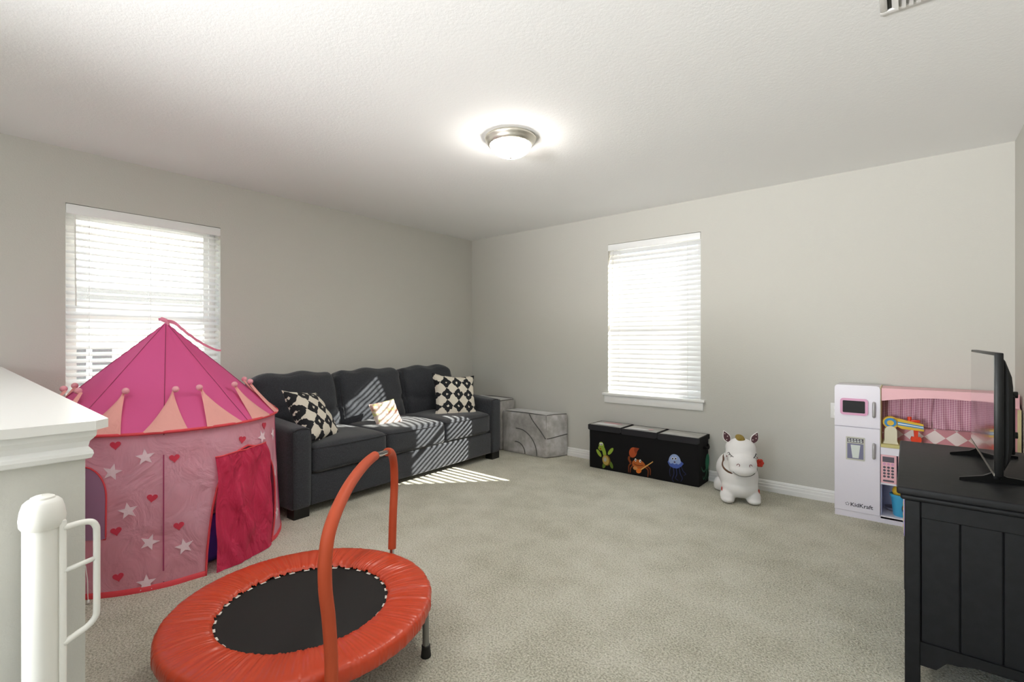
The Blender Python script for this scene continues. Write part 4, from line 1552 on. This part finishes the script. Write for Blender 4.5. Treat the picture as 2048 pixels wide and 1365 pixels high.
# lilac mesh window at the side
def wl(t, rs=1.0):
    pass
wpts = [(-37, .27), (-37, .45), (-38.6, .54), (-42, .59), (-47, .615), (-53, .615), (-58, .59), (-61.4, .54), (-63, .45), (-63, .27)]
wp = [wr(a, z, .003) for a, z in wpts]
ctr = wr(-50, .42, .003)
sw = spline(wp, 4) + []
vv = [tuple(p) for p in sw] + [wr(-50, z, .003) for z in (.40,)]
cg = []
def winfn(u, v):
    z = .27 + .345 * v
    half = 13 * (1 if v < .5 else math.sqrt(max(0, 1 - ((v - .5) / .5) ** 2.6)))
    half = max(half, .05)
    return wr(-50 + (u * 2 - 1) * half, z, .0045)
wo = build('mesh_window', grid(16, 24, winfn), 'lilac', TE, smooth=True)
wb = [winfn(1, i / 23) for i in range(24)] + [winfn(0, 1 - i / 23) for i in range(24)]
build('window_binding', tube(wb, .0035, 6, closed=True), 'piping', wo, smooth=True)
# red door flap hanging loose over the doorway
def flapfn(u, v):
    z = .592 - .592 * v + .012 * u * (1 - v)
    l = 6 - 1.5 * v + 1.6 * math.sin(v * PI) * 0 + .8 * math.sin(v * 9)
    r_ = 39 + 3.2 * math.sin(v * PI * .8) - 1.0 * v + .9 * math.sin(v * 11)
    phi = l + (r_ - l) * u
    off = .012 + .010 * v + .011 * math.sin(u * 13 + v * 5 + 1.2 * math.sin(v * 6)) * (.25 + .75 * math.sin(PI * min(1, v * 1.0))) + .010 * noise.noise(Vector((u * 4, v * 5, 2)))
    off += .010 * math.sin((u - v * .55) * 17) * v * (1 - v) * 2
    off += .009 * abs(noise.noise(Vector((u * 5 - v * 3, v * 2.2, 7)))) * 2 - .004
    x, y, zz_ = wr(phi, z, max(off, .006))
    return (x, y, max(z, .003))
fo = build('door_flap', grid(56, 60, flapfn), 'flap', TE, smooth=True)
build('flap_binding', tube([flapfn(i / 20, 0) for i in range(21)], .004, 6), 'piping', fo, smooth=True)
# tuft and ribbon at the tip, tie cord at the hem
tip = [(0, 0, ZA - .025), (.004, -.002, ZA + .004), (-.012, -.022, ZA + .018), (-.016, -.03, ZA + .020)]
build('tip_tuft', tube(spline([(.01, .01, ZA - .02), (.006, .0, ZA + .004), (-.004, -.018, ZA + .016), (-.008, -.034, ZA + .014)], 5), [.009] * 6 + [.013] * 6 + [.008] * 4, 8), 'ribbon', TE, smooth=True)
rp = spline([(.0, .0, ZA + .006), (.01, .04, ZA - .004), (.03, .10, ZA - .065), (.05, .17, ZA - .125), (.06, .24, ZA - .165), (.058, .275, ZA - .172)], 6)
rv, rf = [], []
for i, p in enumerate(rp):
    w = .010 * (1 - .5 * i / len(rp))
    rv += [(p.x - w * .3, p.y - w * .2, p.z - w), (p.x + w * .3, p.y + w * .2, p.z + w)]
rf = [(2 * i, 2 * i + 2, 2 * i + 3, 2 * i + 1) for i in range(len(rp) - 1)]
build('tip_ribbon', (rv, rf), 'ribbon', TE)
tc = [wr(-44, .16, .012), wr(-42, .10, .03), wr(-41, .05, .045), wr(-40.5, .012, .05)]
build('tie_cord', tube(spline(tc, 5), .0016, 5), 'cord', TE)
build('cord_bead', xf(lathe([(.001, 0), (.006, .004), (.005, .016), (.001, .020)], 10), Matrix.Translation(Vector(tc[-1]) - Vector((0, 0, .010)))), 'cord', TE, smooth=True)

# things inside the tent, seen through the doorway
v, f = softbox(.42, .36, .17, .06, 12, (.01, .01, .02), .008, 4)
tag(build('floor_cushion', ([(x, y, z + .09) for x, y, z in v], f), 'purple', smooth=True, loc=(-3.10, 1.0, 0), rot=(0, 0, .2)), 'purple floor cushion inside the pink tent', 'cushion')
v, f = softbox(.34, .14, .30, .05, 12, (.01, .03, .01), .008, 6)
tag(build('nap_pillow', ([(x, y, z + .15) for x, y, z in v], f), 'pinkprint', smooth=True, loc=(-3.16, 1.02, .196), rot=(R(-8), 0, R(80))), 'pink patterned pillow on the purple cushion inside the tent', 'pillow')
